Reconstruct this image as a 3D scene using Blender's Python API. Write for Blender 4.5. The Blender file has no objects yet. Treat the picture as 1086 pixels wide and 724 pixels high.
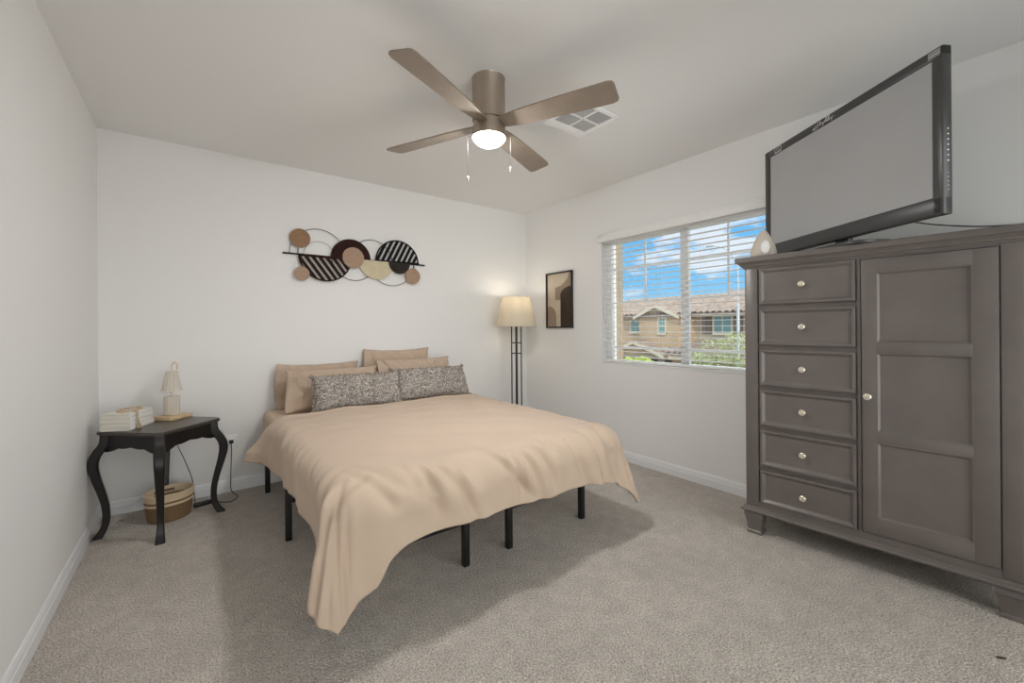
import bpy, bmesh, math, random
import numpy as np
from mathutils import Vector, Matrix

S = bpy.context.scene
COL = S.collection
random.seed(7)
rng = np.random.default_rng(7)
PI = math.pi

# ------------------------------------------------------------------ camera
FPX, CX, CY, CAMH = 439.62, 543.0, 347.37, 1.1665
YAW, ROLL = 0.6509, -0.0079
cam = bpy.data.cameras.new('camera')
camo = bpy.data.objects.new('camera', cam)
COL.objects.link(camo)
cam.sensor_width = 36.0
cam.lens = FPX * 36.0 / 1086.0
cam.shift_x = 0.0
cam.shift_y = -(362.0 - CY) / 1086.0
cam.clip_start, cam.clip_end = 0.02, 300
fw = Vector((math.sin(YAW), math.cos(YAW), 0))
r0 = Vector((math.cos(YAW), -math.sin(YAW), 0))
u0 = Vector((0, 0, 1))
rt = r0 * math.cos(ROLL) + u0 * math.sin(ROLL)
up = -r0 * math.sin(ROLL) + u0 * math.cos(ROLL)
camo.matrix_world = Matrix(((rt.x, up.x, -fw.x, 0), (rt.y, up.y, -fw.y, 0), (rt.z, up.z, -fw.z, CAMH), (0, 0, 0, 1)))
S.camera = camo

# ------------------------------------------------------------------ view / exposure
S.view_settings.view_transform = 'Standard'
S.view_settings.look = 'None'
S.view_settings.exposure = 0.11
S.view_settings.gamma = 1.0
S.view_settings.use_curve_mapping = False
S.cycles.use_denoising = True
S.cycles.max_bounces = 14
S.cycles.diffuse_bounces = 10
S.cycles.glossy_bounces = 6
S.cycles.transparent_max_bounces = 24
S.cycles.sample_clamp_indirect = 8.0

FAN_LIGHT = 228.0        # radiance of the fan's frosted bowl
LAMP_POWER = 1.7         # bulb in the floor lamp (W)
SUN = 1.3
FILL_OVERHEAD = 4.0             # radiance of the unseen fill glow added high over the street
FILL_BANK = 3.0                # radiance of the sky fill added behind the viewer

# ------------------------------------------------------------------ world: blue sky with broken cloud
W = bpy.data.worlds.new('sky')
S.world = W
W.use_nodes = True
nt = W.node_tree
nt.nodes.clear()
N = nt.nodes.new
L = nt.links.new
wo = N('ShaderNodeOutputWorld')
bg = N('ShaderNodeBackground')
tc = N('ShaderNodeTexCoord')
sep = N('ShaderNodeSeparateXYZ')
L(tc.outputs['Generated'], sep.inputs[0])
ramp = N('ShaderNodeValToRGB')
cr = ramp.color_ramp
cr.elements[0].position = 0.0
cr.elements[0].color = (0.40, 0.70, 0.95, 1)
cr.elements[1].position = 0.30
cr.elements[1].color = (0.085, 0.44, 0.91, 1)
e = cr.elements.new(0.10); e.color = (0.22, 0.58, 0.95, 1)
e = cr.elements.new(0.50); e.color = (0.5, 0.75, 1.05, 1)
L(sep.outputs['Z'], ramp.inputs[0])
mp = N('ShaderNodeMapping')
mp.inputs['Scale'].default_value = (5.0, 5.0, 15.0)
mp.inputs['Location'].default_value = (1.35, 0.2, 0.15)
L(tc.outputs['Generated'], mp.inputs[0])
nz = N('ShaderNodeTexNoise')
nz.inputs['Scale'].default_value = 1.0
nz.inputs['Detail'].default_value = 6
nz.inputs['Roughness'].default_value = 0.55
L(mp.outputs[0], nz.inputs[0])
cm = N('ShaderNodeValToRGB')
cm.color_ramp.elements[0].position = 0.53
cm.color_ramp.elements[0].color = (0, 0, 0, 1)
cm.color_ramp.elements[1].position = 0.61
cm.color_ramp.elements[1].color = (0.9, 0.9, 0.9, 1)
L(nz.outputs[0], cm.inputs[0])
mx = N('ShaderNodeMix')
mx.data_type = 'RGBA'
L(cm.outputs[0], mx.inputs['Factor'])
L(ramp.outputs[0], mx.inputs[6])
mx.inputs[7].default_value = (0.86, 0.9, 0.98, 1)
# a bank of unseen bright sky, added as fill for the opening behind the viewer (towards -y)
bank = N('ShaderNodeMapRange')
bank.inputs[1].default_value, bank.inputs[2].default_value = 0.15, 0.55
neg = N('ShaderNodeMath'); neg.operation = 'MULTIPLY'; neg.inputs[1].default_value = -1.0
L(sep.outputs['Y'], neg.inputs[0])
L(neg.outputs[0], bank.inputs[0])
mb_ = N('ShaderNodeMix')
mb_.data_type = 'RGBA'
L(bank.outputs[0], mb_.inputs['Factor'])
L(mx.outputs[2], mb_.inputs[6])
mb_.inputs[7].default_value = (FILL_BANK * 1.0, FILL_BANK * 0.985, FILL_BANK * 0.965, 1)
# and an unseen high glow, added to light the window and room (towards +x)
cx1 = N('ShaderNodeMapRange')
cx1.inputs[1].default_value, cx1.inputs[2].default_value = 0.10, 0.40
L(sep.outputs['X'], cx1.inputs[0])
cz1 = N('ShaderNodeMapRange')
cz1.inputs[1].default_value, cz1.inputs[2].default_value = 0.34, 0.55
L(sep.outputs['Z'], cz1.inputs[0])
cxz = N('ShaderNodeMath'); cxz.operation = 'MULTIPLY'
L(cx1.outputs[0], cxz.inputs[0]); L(cz1.outputs[0], cxz.inputs[1])
mc_ = N('ShaderNodeMix')
mc_.data_type = 'RGBA'
L(cxz.outputs[0], mc_.inputs['Factor'])
L(mb_.outputs[2], mc_.inputs[6])
mc_.inputs[7].default_value = (FILL_OVERHEAD * 0.97, FILL_OVERHEAD * 0.985, FILL_OVERHEAD, 1)
L(mc_.outputs[2], bg.inputs[0])
bg.inputs[1].default_value = 1.0
L(bg.outputs[0], wo.inputs[0])

sun = bpy.data.lights.new('sun', 'SUN')
sun.energy = SUN
sun.angle = math.radians(0.6)
sun.color = (1.0, 0.95, 0.87)
suno = bpy.data.objects.new('sun', sun)
COL.objects.link(suno)
suno.rotation_euler = Vector((0.55, 0.35, -0.75)).to_track_quat('-Z', 'Y').to_euler()

# ------------------------------------------------------------------ helpers
class MB:
    """collects shapes for ONE mesh object"""
    def __init__(self):
        self.v, self.f, self.m = [], [], []
    def add(self, vs, fs, mat=0):
        b = len(self.v)
        self.v += [tuple(q) for q in vs]
        self.f += [tuple(b + i for i in q) for q in fs]
        self.m += [mat] * len(fs)
        return self
    def xf(self, M, start=0):
        for i in range(start, len(self.v)):
            self.v[i] = tuple(M @ Vector(self.v[i]))
        return self
    def box(self, a, b, mat=0, bev=0.0):
        x0, y0, z0 = a
        x1, y1, z1 = b
        if bev <= 0:
            vs = [(x0, y0, z0), (x1, y0, z0), (x1, y1, z0), (x0, y1, z0), (x0, y0, z1), (x1, y0, z1), (x1, y1, z1), (x0, y1, z1)]
            fs = [(3, 2, 1, 0), (4, 5, 6, 7), (0, 1, 5, 4), (1, 2, 6, 5), (2, 3, 7, 6), (3, 0, 4, 7)]
            return self.add(vs, fs, mat)
        bm = bmesh.new()
        bmesh.ops.create_cube(bm, size=1)
        for v in bm.verts:
            v.co = Vector(((x0 + x1) / 2 + v.co.x * (x1 - x0), (y0 + y1) / 2 + v.co.y * (y1 - y0), (z0 + z1) / 2 + v.co.z * (z1 - z0)))
        bmesh.ops.bevel(bm, geom=bm.edges[:], offset=bev, segments=2, affect='EDGES', profile=0.5)
        return self.bm(bm, mat)
    def bm(self, bm, mat=0):
        bm.verts.index_update()
        self.add([v.co[:] for v in bm.verts], [[v.index for v in f.verts] for f in bm.faces], mat)
        bm.free()
        return self
    def lathe(self, prof, n=32, c=(0, 0, 0), sx=1, sy=1, mat=0, close=False):
        """prof: (r, z) from the bottom up, axis z"""
        vs, fs = [], []
        k = len(prof)
        for r, z in prof:
            for i in range(n):
                a = 2 * PI * i / n
                vs.append((c[0] + r * sx * math.cos(a), c[1] + r * sy * math.sin(a), c[2] + z))
        for j in range(k - 1 if not close else k):
            for i in range(n):
                a, b = j * n + i, j * n + (i + 1) % n
                d = ((j + 1) % k) * n
                fs.append((a, b, d + (i + 1) % n, d + i))
        if not close:
            if prof[0][0] > 1e-6: fs.append(tuple(reversed(range(n))))
            if prof[-1][0] > 1e-6: fs.append(tuple(range((k - 1) * n, k * n)))
        return self.add(vs, fs, mat)
    def tube(self, pts, r, n=8, closed=False, mat=0, flat=None):
        """round bar along points; r a number or a list"""
        P = [Vector(p) for p in pts]
        k = len(P)
        rr = r if isinstance(r, (list, tuple)) else [r] * k
        vs, fs = [], []
        ref = None
        for i in range(k):
            if closed:
                t = (P[(i + 1) % k] - P[i - 1])
            else:
                t = P[min(i + 1, k - 1)] - P[max(i - 1, 0)]
            t.normalize()
            if ref is None:
                ref = Vector((0, 0, 1)) if abs(t.z) < 0.9 else Vector((1, 0, 0))
            a = ref - t * ref.dot(t)
            if a.length < 1e-5:
                a = t.orthogonal()
            a.normalize()
            ref = a
            b = t.cross(a)
            for j in range(n):
                w = 2 * PI * j / n
                vs.append(P[i] + (a * math.cos(w) + b * math.sin(w)) * rr[i])
        for i in range(k if closed else k - 1):
            for j in range(n):
                p, q = i * n, ((i + 1) % k) * n
                fs.append((p + j, p + (j + 1) % n, q + (j + 1) % n, q + j))
        if not closed:
            fs.append(tuple(reversed(range(n))))
            fs.append(tuple(range((k - 1) * n, k * n)))
        return self.add(vs, fs, mat)
    def prism(self, poly, o, ex, ey, ez, d0, d1, mat=0):
        """poly (u,v) in the plane o+u*ex+v*ey, thick from d0 to d1 along ez"""
        o, ex, ey, ez = Vector(o), Vector(ex), Vector(ey), Vector(ez)
        n = len(poly)
        vs = [o + ex * u + ey * v + ez * d0 for u, v in poly] + [o + ex * u + ey * v + ez * d1 for u, v in poly]
        fs = [tuple(reversed(range(n))), tuple(range(n, 2 * n))] + [(i, (i + 1) % n, n + (i + 1) % n, n + i) for i in range(n)]
        if ex.cross(ey).dot(ez) * (d1 - d0) < 0:
            fs = [tuple(reversed(q)) for q in fs]
        return self.add(vs, fs, mat)
    def build(self, name, mat, parent=None, smooth=True, ang=35, loc=None):
        me = bpy.data.meshes.new(name)
        me.from_pydata(self.v, [], self.f)
        for m in (mat if isinstance(mat, (list, tuple)) else [mat]):
            me.materials.append(m)
        for p, k in zip(me.polygons, self.m):
            p.material_index = k
        me.update()
        bm = bmesh.new()
        bm.from_mesh(me)
        bmesh.ops.recalc_face_normals(bm, faces=bm.faces[:])
        bm.to_mesh(me)
        bm.free()
        if smooth:
            me.set_sharp_from_angle(angle=math.radians(ang))
            me.polygons.foreach_set('use_smooth', [True] * len(me.polygons))
        o = bpy.data.objects.new(name, me)
        COL.objects.link(o)
        if loc: o.location = loc
        if parent: o.parent = parent
        return o

def arc(c, r, a0, a1, n=24):
    return [(c[0] + r * math.cos(math.radians(a0 + (a1 - a0) * i / n)), c[1] + r * math.sin(math.radians(a0 + (a1 - a0) * i / n))) for i in range(n + 1)]

def clip(poly, nx, ny, d):
    """keep nx*u+ny*v <= d"""
    out = []
    for i in range(len(poly)):
        p, q = poly[i], poly[(i + 1) % len(poly)]
        a, b = nx * p[0] + ny * p[1] - d, nx * q[0] + ny * q[1] - d
        if a <= 0: out.append(p)
        if a * b < 0:
            t = a / (a - b)
            out.append((p[0] + t * (q[0] - p[0]), p[1] + t * (q[1] - p[1])))
    return out

def catmull(P, n=6):
    P = [Vector(p) for p in P]
    out = []
    for i in range(len(P) - 1):
        a, b, c, d = P[max(i - 1, 0)], P[i], P[i + 1], P[min(i + 2, len(P) - 1)]
        for k in range(n):
            t = k / n
            out.append(0.5 * ((2 * b) + (c - a) * t + (2 * a - 5 * b + 4 * c - d) * t * t + (3 * b - a - 3 * c + d) * t ** 3))
    out.append(P[-1])
    return out

def tag(o, label, cat, group=None, kind=None):
    o['label'] = label
    o['category'] = cat
    if group: o['group'] = group
    if kind: o['kind'] = kind
    return o

def thing(name, label, cat, loc=(0, 0, 0), rz=0.0, group=None):
    o = bpy.data.objects.new(name, None)
    o.empty_display_size = 0.05
    COL.objects.link(o)
    o.location = loc
    o.rotation_euler = (0, 0, rz)
    return tag(o, label, cat, group)

def struct(o):
    o['kind'] = 'structure'
    return o

# ------------------------------------------------------------------ materials
def mat(name, col, rough=0.5, metal=0.0, spec=0.5, noise=None, bump=None, coat=0.0, sheen=0.0, emit=None, trans=0.0, sub=0.0):
    """noise=(scale, amount[, stretch]) varies colour; bump=(scale, strength[, distance])"""
    m = bpy.data.materials.new(name)
    m.use_nodes = True
    t = m.node_tree
    b = t.nodes['Principled BSDF']
    b.inputs['Base Color'].default_value = (*col, 1)
    b.inputs['Roughness'].default_value = rough
    b.inputs['Metallic'].default_value = metal
    b.inputs['Specular IOR Level'].default_value = spec
    b.inputs['Coat Weight'].default_value = coat
    b.inputs['Sheen Weight'].default_value = sheen
    b.inputs['Transmission Weight'].default_value = trans
    if sub:
        b.inputs['Subsurface Weight'].default_value = sub
        b.inputs['Subsurface Radius'].default_value = (0.02, 0.015, 0.01)
    if emit:
        b.inputs['Emission Color'].default_value = (*emit[0], 1)
        b.inputs['Emission Strength'].default_value = emit[1]
    tc = t.nodes.new('ShaderNodeTexCoord')
    def mapped(stretch):
        mp = t.nodes.new('ShaderNodeMapping')
        mp.inputs['Scale'].default_value = stretch
        t.links.new(tc.outputs['Object'], mp.inputs[0])
        return mp.outputs[0]
    if noise:
        n = t.nodes.new('ShaderNodeTexNoise')
        n.inputs['Scale'].default_value = noise[0]
        n.inputs['Detail'].default_value = 5
        t.links.new(mapped(noise[2] if len(noise) > 2 else (1, 1, 1)), n.inputs[0])
        r = t.nodes.new('ShaderNodeMapRange')
        r.inputs[1].default_value, r.inputs[2].default_value = 0.3, 0.7
        r.inputs[3].default_value, r.inputs[4].default_value = 1 - noise[1], 1 + noise[1]
        t.links.new(n.outputs[0], r.inputs[0])
        x = t.nodes.new('ShaderNodeVectorMath')
        x.operation = 'SCALE'
        x.inputs[0].default_value = col
        t.links.new(r.outputs[0], x.inputs['Scale'])
        t.links.new(x.outputs[0], b.inputs['Base Color'])
    if bump:
        n = t.nodes.new('ShaderNodeTexNoise')
        n.inputs['Scale'].default_value = bump[0]
        n.inputs['Detail'].default_value = 4
        t.links.new(mapped(bump[3] if len(bump) > 3 else (1, 1, 1)), n.inputs[0])
        k = t.nodes.new('ShaderNodeBump')
        k.inputs['Strength'].default_value = bump[1]
        k.inputs['Distance'].default_value = bump[2] if len(bump) > 2 else 0.01
        t.links.new(n.outputs[0], k.inputs['Height'])
        t.links.new(k.outputs[0], b.inputs['Normal'])
    return m

M = {}
M['wall'] = mat('wall_paint', (0.82, 0.817, 0.812), 0.62, spec=0.25, bump=(140, 0.10, 0.003))
M['ceiling'] = mat('ceiling_paint', (0.82, 0.817, 0.812), 0.8, spec=0.2, bump=(60, 0.12, 0.004))
M['trim'] = mat('trim_white', (0.80, 0.81, 0.83), 0.35, bump=(30, 0.03, 0.002))
M['white'] = mat('white_vinyl', (0.86, 0.87, 0.88), 0.35, noise=(20, 0.02))
M['slat'] = mat('blind_slat', (0.84, 0.84, 0.83), 0.45, noise=(20, 0.02))
M['espresso'] = mat('espresso_paint', (0.145, 0.125, 0.116), 0.34, spec=0.6, noise=(6, 0.10), bump=(90, 0.05, 0.002))
M['knob'] = mat('knob_nickel', (0.78, 0.72, 0.60), 0.25, metal=0.75, noise=(40, 0.06))
M['black'] = mat('black_stain', (0.009, 0.0075, 0.007), 0.35, spec=0.5, noise=(12, 0.3, (1, 1, 0.2)))
M['tabletop'] = mat('dark_wood_top', (0.047, 0.036, 0.030), 0.30, spec=0.7, noise=(9, 0.45, (1, 8, 1)), bump=(60, 0.06, 0.002))
M['blackmetal'] = mat('black_metal', (0.006, 0.006, 0.006), 0.4, noise=(30, 0.1))
M['duvet'] = mat('duvet_cotton', (0.54, 0.42, 0.325), 0.78, spec=0.25, sheen=0.15, noise=(3, 0.03), bump=(420, 0.10, 0.001))
M['sham'] = mat('pillow_cotton', (0.50, 0.385, 0.295), 0.8, spec=0.2, sheen=0.15, noise=(5, 0.04), bump=(16, 0.35, 0.012, (1, 2.4, 1)))
M['sheet'] = mat('sheet_cotton', (0.62, 0.49, 0.37), 0.8, spec=0.2, noise=(5, 0.03), bump=(14, 0.2, 0.01))
M['nickel'] = mat('brushed_nickel', (0.42, 0.355, 0.295), 0.35, metal=0.9, noise=(30, 0.05, (1, 1, 0.05)))
M['blade'] = mat('fan_blade', (0.30, 0.245, 0.195), 0.42, metal=0.25, spec=0.5, noise=(14, 0.06))
M['bowl'] = mat('frosted_bowl', (0.9, 0.9, 0.88), 0.5, emit=((1.0, 0.985, 0.968), FAN_LIGHT), noise=(10, 0.01))
M['vent'] = mat('vent_white', (0.93, 0.93, 0.93), 0.45, noise=(20, 0.02))
M['ventdark'] = mat('vent_grey', (0.52, 0.52, 0.52), 0.7, noise=(20, 0.03))
M['tvcase'] = mat('tv_black_plastic', (0.042, 0.042, 0.043), 0.36, spec=0.6, noise=(30, 0.05))
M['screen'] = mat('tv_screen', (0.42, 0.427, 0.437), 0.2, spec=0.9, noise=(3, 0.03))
M['decal'] = mat('silver_print', (0.72, 0.72, 0.72), 0.4, noise=(40, 0.02))
M['cream'] = mat('cream_plastic', (0.60, 0.54, 0.46), 0.5, noise=(12, 0.03))
M['whiteplastic'] = mat('white_plastic', (0.85, 0.85, 0.84), 0.35, noise=(12, 0.02))
M['wood_oak'] = mat('oak_disc', (0.235, 0.118, 0.042), 0.5, noise=(22, 0.22, (1, 1, 5)))
M['wood_tan'] = mat('tan_disc', (0.36, 0.235, 0.155), 0.55, noise=(24, 0.12, (1, 1, 5)))
M['wood_cream'] = mat('pale_gold_disc', (0.56, 0.49, 0.33), 0.5, noise=(20, 0.08))
M['umber'] = mat('dark_brown_disc', (0.026, 0.009, 0.006), 0.7, spec=0.15, noise=(20, 0.2))
M['ebony'] = mat('ebony_disc', (0.010, 0.007, 0.006), 0.7, spec=0.15, noise=(20, 0.2))
M['charcoal'] = mat('charcoal_disc', (0.030, 0.025, 0.022), 0.7, spec=0.15, noise=(20, 0.2))
M['wire'] = mat('dark_wire', (0.022, 0.016, 0.014), 0.4, metal=0.5, noise=(40, 0.1))
M['palewire'] = mat('pale_wire', (0.46, 0.44, 0.42), 0.4, metal=0.3, noise=(40, 0.05))
M['frame'] = mat('picture_frame', (0.012, 0.008, 0.006), 0.4, noise=(15, 0.2))
M['pal_cream'] = mat('print_cream', (0.56, 0.48, 0.38), 0.7, noise=(30, 0.05))
M['pal_tan'] = mat('print_tan', (0.29, 0.225, 0.165), 0.7, noise=(30, 0.08))
M['pal_taupe'] = mat('print_taupe', (0.31, 0.235, 0.175), 0.7, noise=(30, 0.08))
M['pal_brown'] = mat('print_brown', (0.035, 0.020, 0.010), 0.6, noise=(30, 0.25, (1, 1, 0.2)))
M['book'] = mat('book_cover', (0.80, 0.78, 0.74), 0.55, noise=(18, 0.03))
M['page'] = mat('book_pages', (0.70, 0.66, 0.58), 0.8, noise=(9, 0.12, (1, 1, 60)))
M['bead'] = mat('wood_bead', (0.55, 0.42, 0.27), 0.5, noise=(30, 0.12))
M['jute'] = mat('jute', (0.48, 0.38, 0.25), 0.9, noise=(60, 0.25))
M['palewood'] = mat('pale_wood', (0.60, 0.45, 0.27), 0.5, noise=(14, 0.15, (1, 6, 1)))
M['gold'] = mat('brushed_gold', (0.72, 0.52, 0.30), 0.28, metal=0.85, noise=(40, 0.04))
M['wax'] = mat('candle_wax', (0.76, 0.70, 0.58), 0.5, noise=(12, 0.03))
M['cord'] = mat('black_cord', (0.008, 0.008, 0.008), 0.45, noise=(30, 0.1))
M['bulb'] = mat('warm_bulb', (0.9, 0.85, 0.7), 0.4, emit=((1.0, 0.78, 0.48), 12.0), noise=(10, 0.01))
M['door'] = mat('door_paint', (0.80, 0.80, 0.79), 0.4, noise=(10, 0.02))
M['lint'] = mat('dry_leaf', (0.05, 0.035, 0.022), 0.8, noise=(60, 0.3))

def shade_material():
    m = bpy.data.materials.new('lamp_shade_linen')
    m.use_nodes = True
    t = m.node_tree
    t.nodes.clear()
    o = t.nodes.new('ShaderNodeOutputMaterial')
    d = t.nodes.new('ShaderNodeBsdfDiffuse')
    tr = t.nodes.new('ShaderNodeBsdfTranslucent')
    n = t.nodes.new('ShaderNodeTexNoise')
    n.inputs['Scale'].default_value = 120
    r = t.nodes.new('ShaderNodeValToRGB')
    r.color_ramp.elements[0].color = (0.76, 0.71, 0.61, 1)
    r.color_ramp.elements[1].color = (0.84, 0.79, 0.69, 1)
    t.links.new(n.outputs[0], r.inputs[0])
    t.links.new(r.outputs[0], d.inputs[0])
    t.links.new(r.outputs[0], tr.inputs[0])
    x = t.nodes.new('ShaderNodeMixShader')
    x.inputs[0].default_value = 0.45
    t.links.new(d.outputs[0], x.inputs[1])
    t.links.new(tr.outputs[0], x.inputs[2])
    t.links.new(x.outputs[0], o.inputs[0])
    return m
M['shade'] = shade_material()

def glass_material(name, tint=(0.97, 0.99, 0.985), gloss=0.06):
    m = bpy.data.materials.new(name)
    m.use_nodes = True
    t = m.node_tree
    t.nodes.clear()
    o = t.nodes.new('ShaderNodeOutputMaterial')
    a = t.nodes.new('ShaderNodeBsdfTransparent')
    a.inputs[0].default_value = (*tint, 1)
    g = t.nodes.new('ShaderNodeBsdfGlossy')
    g.inputs['Roughness'].default_value = 0.03
    f = t.nodes.new('ShaderNodeFresnel')
    f.inputs[0].default_value = 1.45
    x = t.nodes.new('ShaderNodeMixShader')
    k = t.nodes.new('ShaderNodeMath')
    k.operation = 'MULTIPLY'
    k.inputs[1].default_value = gloss / 0.06
    t.links.new(f.outputs[0], k.inputs[0])
    t.links.new(k.outputs[0], x.inputs[0])
    t.links.new(a.outputs[0], x.inputs[1])
    t.links.new(g.outputs[0], x.inputs[2])
    t.links.new(x.outputs[0], o.inputs[0])
    return m
M['glass'] = glass_material('window_glass', gloss=0.05)
M['jar'] = glass_material('jar_glass', (0.90, 0.90, 0.87), 0.16)

def ribbed_glass():
    m = bpy.data.materials.new('ribbed_glass')
    m.use_nodes = True
    t = m.node_tree
    t.nodes.clear()
    o = t.nodes.new('ShaderNodeOutputMaterial')
    a = t.nodes.new('ShaderNodeBsdfTransparent')
    a.inputs[0].default_value = (0.93, 0.91, 0.87, 1)
    g = t.nodes.new('ShaderNodeBsdfPrincipled')
    g.inputs['Base Color'].default_value = (0.75, 0.70, 0.62, 1)
    g.inputs['Roughness'].default_value = 0.12
    x = t.nodes.new('ShaderNodeMixShader')
    x.inputs[0].default_value = 0.62
    n = t.nodes.new('ShaderNodeTexNoise')
    n.inputs['Scale'].default_value = 30
    b = t.nodes.new('ShaderNodeBump')
    b.inputs['Strength'].default_value = 0.1
    t.links.new(n.outputs[0], b.inputs['Height'])
    t.links.new(b.outputs[0], g.inputs['Normal'])
    t.links.new(a.outputs[0], x.inputs[1])
    t.links.new(g.outputs[0], x.inputs[2])
    t.links.new(x.outputs[0], o.inputs[0])
    return m
M['ribbed'] = ribbed_glass()

def carpet_material():
    m = bpy.data.materials.new('carpet_pile')
    m.use_nodes = True
    t = m.node_tree
    b = t.nodes['Principled BSDF']
    b.inputs['Roughness'].default_value = 0.95
    b.inputs['Specular IOR Level'].default_value = 0.1
    b.inputs['Sheen Weight'].default_value = 0.25
    tc = t.nodes.new('ShaderNodeTexCoord')
    def noise(scale, detail=3):
        n = t.nodes.new('ShaderNodeTexNoise')
        n.inputs['Scale'].default_value = scale
        n.inputs['Detail'].default_value = detail
        t.links.new(tc.outputs['Object'], n.inputs[0])
        return n
    fine, mid, big = noise(150, 3), noise(14, 4), noise(2.2, 4)
    r = t.nodes.new('ShaderNodeValToRGB')
    r.color_ramp.elements[0].position, r.color_ramp.elements[1].position = 0.33, 0.66
    r.color_ramp.elements[0].color = (0.355, 0.307, 0.262, 1)
    r.color_ramp.elements[1].color = (0.80, 0.735, 0.665, 1)
    t.links.new(fine.outputs[0], r.inputs[0])
    def scale(src, lo, hi, prev):
        q = t.nodes.new('ShaderNodeMapRange')
        q.inputs[1].default_value, q.inputs[2].default_value = 0.35, 0.65
        q.inputs[3].default_value, q.inputs[4].default_value = lo, hi
        t.links.new(src.outputs[0], q.inputs[0])
        x = t.nodes.new('ShaderNodeVectorMath')
        x.operation = 'SCALE'
        t.links.new(prev, x.inputs[0])
        t.links.new(q.outputs[0], x.inputs['Scale'])
        return x.outputs[0]
    c = scale(mid, 0.93, 1.07, r.outputs[0])
    c = scale(big, 0.93, 1.06, c)
    t.links.new(c, b.inputs['Base Color'])
    v = t.nodes.new('ShaderNodeTexVoronoi')
    v.inputs['Scale'].default_value = 130
    t.links.new(tc.outputs['Object'], v.inputs[0])
    ad = t.nodes.new('ShaderNodeMath')
    ad.operation = 'SUBTRACT'
    t.links.new(fine.outputs[0], ad.inputs[0])
    t.links.new(v.outputs['Distance'], ad.inputs[1])
    k = t.nodes.new('ShaderNodeBump')
    k.inputs['Strength'].default_value = 0.9
    k.inputs['Distance'].default_value = 0.012
    t.links.new(ad.outputs[0], k.inputs['Height'])
    t.links.new(k.outputs[0], b.inputs['Normal'])
    return m
M['carpet'] = carpet_material()

def boucle_material():
    m = bpy.data.materials.new('marled_boucle')
    m.use_nodes = True
    t = m.node_tree
    b = t.nodes['Principled BSDF']
    b.inputs['Roughness'].default_value = 0.95
    b.inputs['Specular IOR Level'].default_value = 0.1
    tc = t.nodes.new('ShaderNodeTexCoord')
    n = t.nodes.new('ShaderNodeTexNoise')
    n.inputs['Scale'].default_value = 110
    n.inputs['Detail'].default_value = 3
    n.inputs['Roughness'].default_value = 0.7
    t.links.new(tc.outputs['Object'], n.inputs[0])
    r = t.nodes.new('ShaderNodeValToRGB')
    r.color_ramp.elements[0].position, r.color_ramp.elements[1].position = 0.37, 0.64
    r.color_ramp.elements[0].color = (0.17, 0.145, 0.13, 1)
    r.color_ramp.elements[1].color = (0.80, 0.74, 0.68, 1)
    e = r.color_ramp.elements.new(0.5)
    e.color = (0.47, 0.42, 0.38, 1)
    t.links.new(n.outputs[0], r.inputs[0])
    t.links.new(r.outputs[0], b.inputs['Base Color'])
    k = t.nodes.new('ShaderNodeBump')
    k.inputs['Strength'].default_value = 1.0
    k.inputs['Distance'].default_value = 0.01
    t.links.new(n.outputs[0], k.inputs['Height'])
    t.links.new(k.outputs[0], b.inputs['Normal'])
    return m
M['boucle'] = boucle_material()

def weave_material(name, c0, c1, sc):
    m = bpy.data.materials.new(name)
    m.use_nodes = True
    t = m.node_tree
    b = t.nodes['Principled BSDF']
    b.inputs['Roughness'].default_value = 0.85
    tc = t.nodes.new('ShaderNodeTexCoord')
    w = t.nodes.new('ShaderNodeTexWave')
    w.bands_direction = 'Z'
    w.inputs['Scale'].default_value = sc
    w.inputs['Distortion'].default_value = 3.0
    w.inputs['Detail'].default_value = 3
    w.inputs['Detail Scale'].default_value = 6
    t.links.new(tc.outputs['Object'], w.inputs[0])
    r = t.nodes.new('ShaderNodeValToRGB')
    r.color_ramp.elements[0].color = (*c0, 1)
    r.color_ramp.elements[1].color = (*c1, 1)
    t.links.new(w.outputs[0], r.inputs[0])
    t.links.new(r.outputs[0], b.inputs['Base Color'])
    k = t.nodes.new('ShaderNodeBump')
    k.inputs['Strength'].default_value = 0.7
    k.inputs['Distance'].default_value = 0.006
    t.links.new(w.outputs[0], k.inputs['Height'])
    t.links.new(k.outputs[0], b.inputs['Normal'])
    return m
M['seagrass'] = weave_material('seagrass_weave', (0.17, 0.10, 0.045), (0.32, 0.205, 0.105), 40)
M['cotton_rope'] = weave_material('cotton_rope', (0.84, 0.65, 0.43), (0.90, 0.73, 0.52), 45)
M['brown_rope'] = mat('brown_rope', (0.23, 0.155, 0.09), 0.85, noise=(40, 0.2))

def stucco(name, c):
    return mat(name, c, 0.9, spec=0.15, noise=(1.2, 0.06), bump=(14, 0.3, 0.02))
M['stucco_tan'] = stucco('stucco_tan', (0.34, 0.275, 0.19))
M['stucco_orange'] = stucco('stucco_warm', (0.50, 0.36, 0.235))
M['stucco_shaded'] = stucco('stucco_shade_tone', (0.42, 0.345, 0.265))  # house section in shadow: its shade is put into the stucco colour
M['housetrim'] = mat('house_trim', (0.60, 0.52, 0.40), 0.7, noise=(3, 0.04))
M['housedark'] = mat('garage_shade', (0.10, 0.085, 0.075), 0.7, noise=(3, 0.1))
M['houseglass'] = mat('house_window_glass', (0.16, 0.28, 0.26), 0.15, spec=0.8, noise=(1.0, 0.2))
M['shutter'] = mat('shutter_brown', (0.17, 0.12, 0.095), 0.7, noise=(3, 0.1))
M['pole'] = mat('pole_steel', (0.42, 0.45, 0.47), 0.45, noise=(3, 0.05))
M['street'] = mat('street_ground', (0.30, 0.26, 0.22), 0.9, noise=(0.6, 0.1))
M['leaf'] = mat('bush_leaf', (0.42, 0.50, 0.10), 0.6, spec=0.3, noise=(1.5, 0.3))
M['leafpale'] = mat('tree_leaf', (0.33, 0.37, 0.17), 0.6, spec=0.3, noise=(1.5, 0.3))
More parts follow.
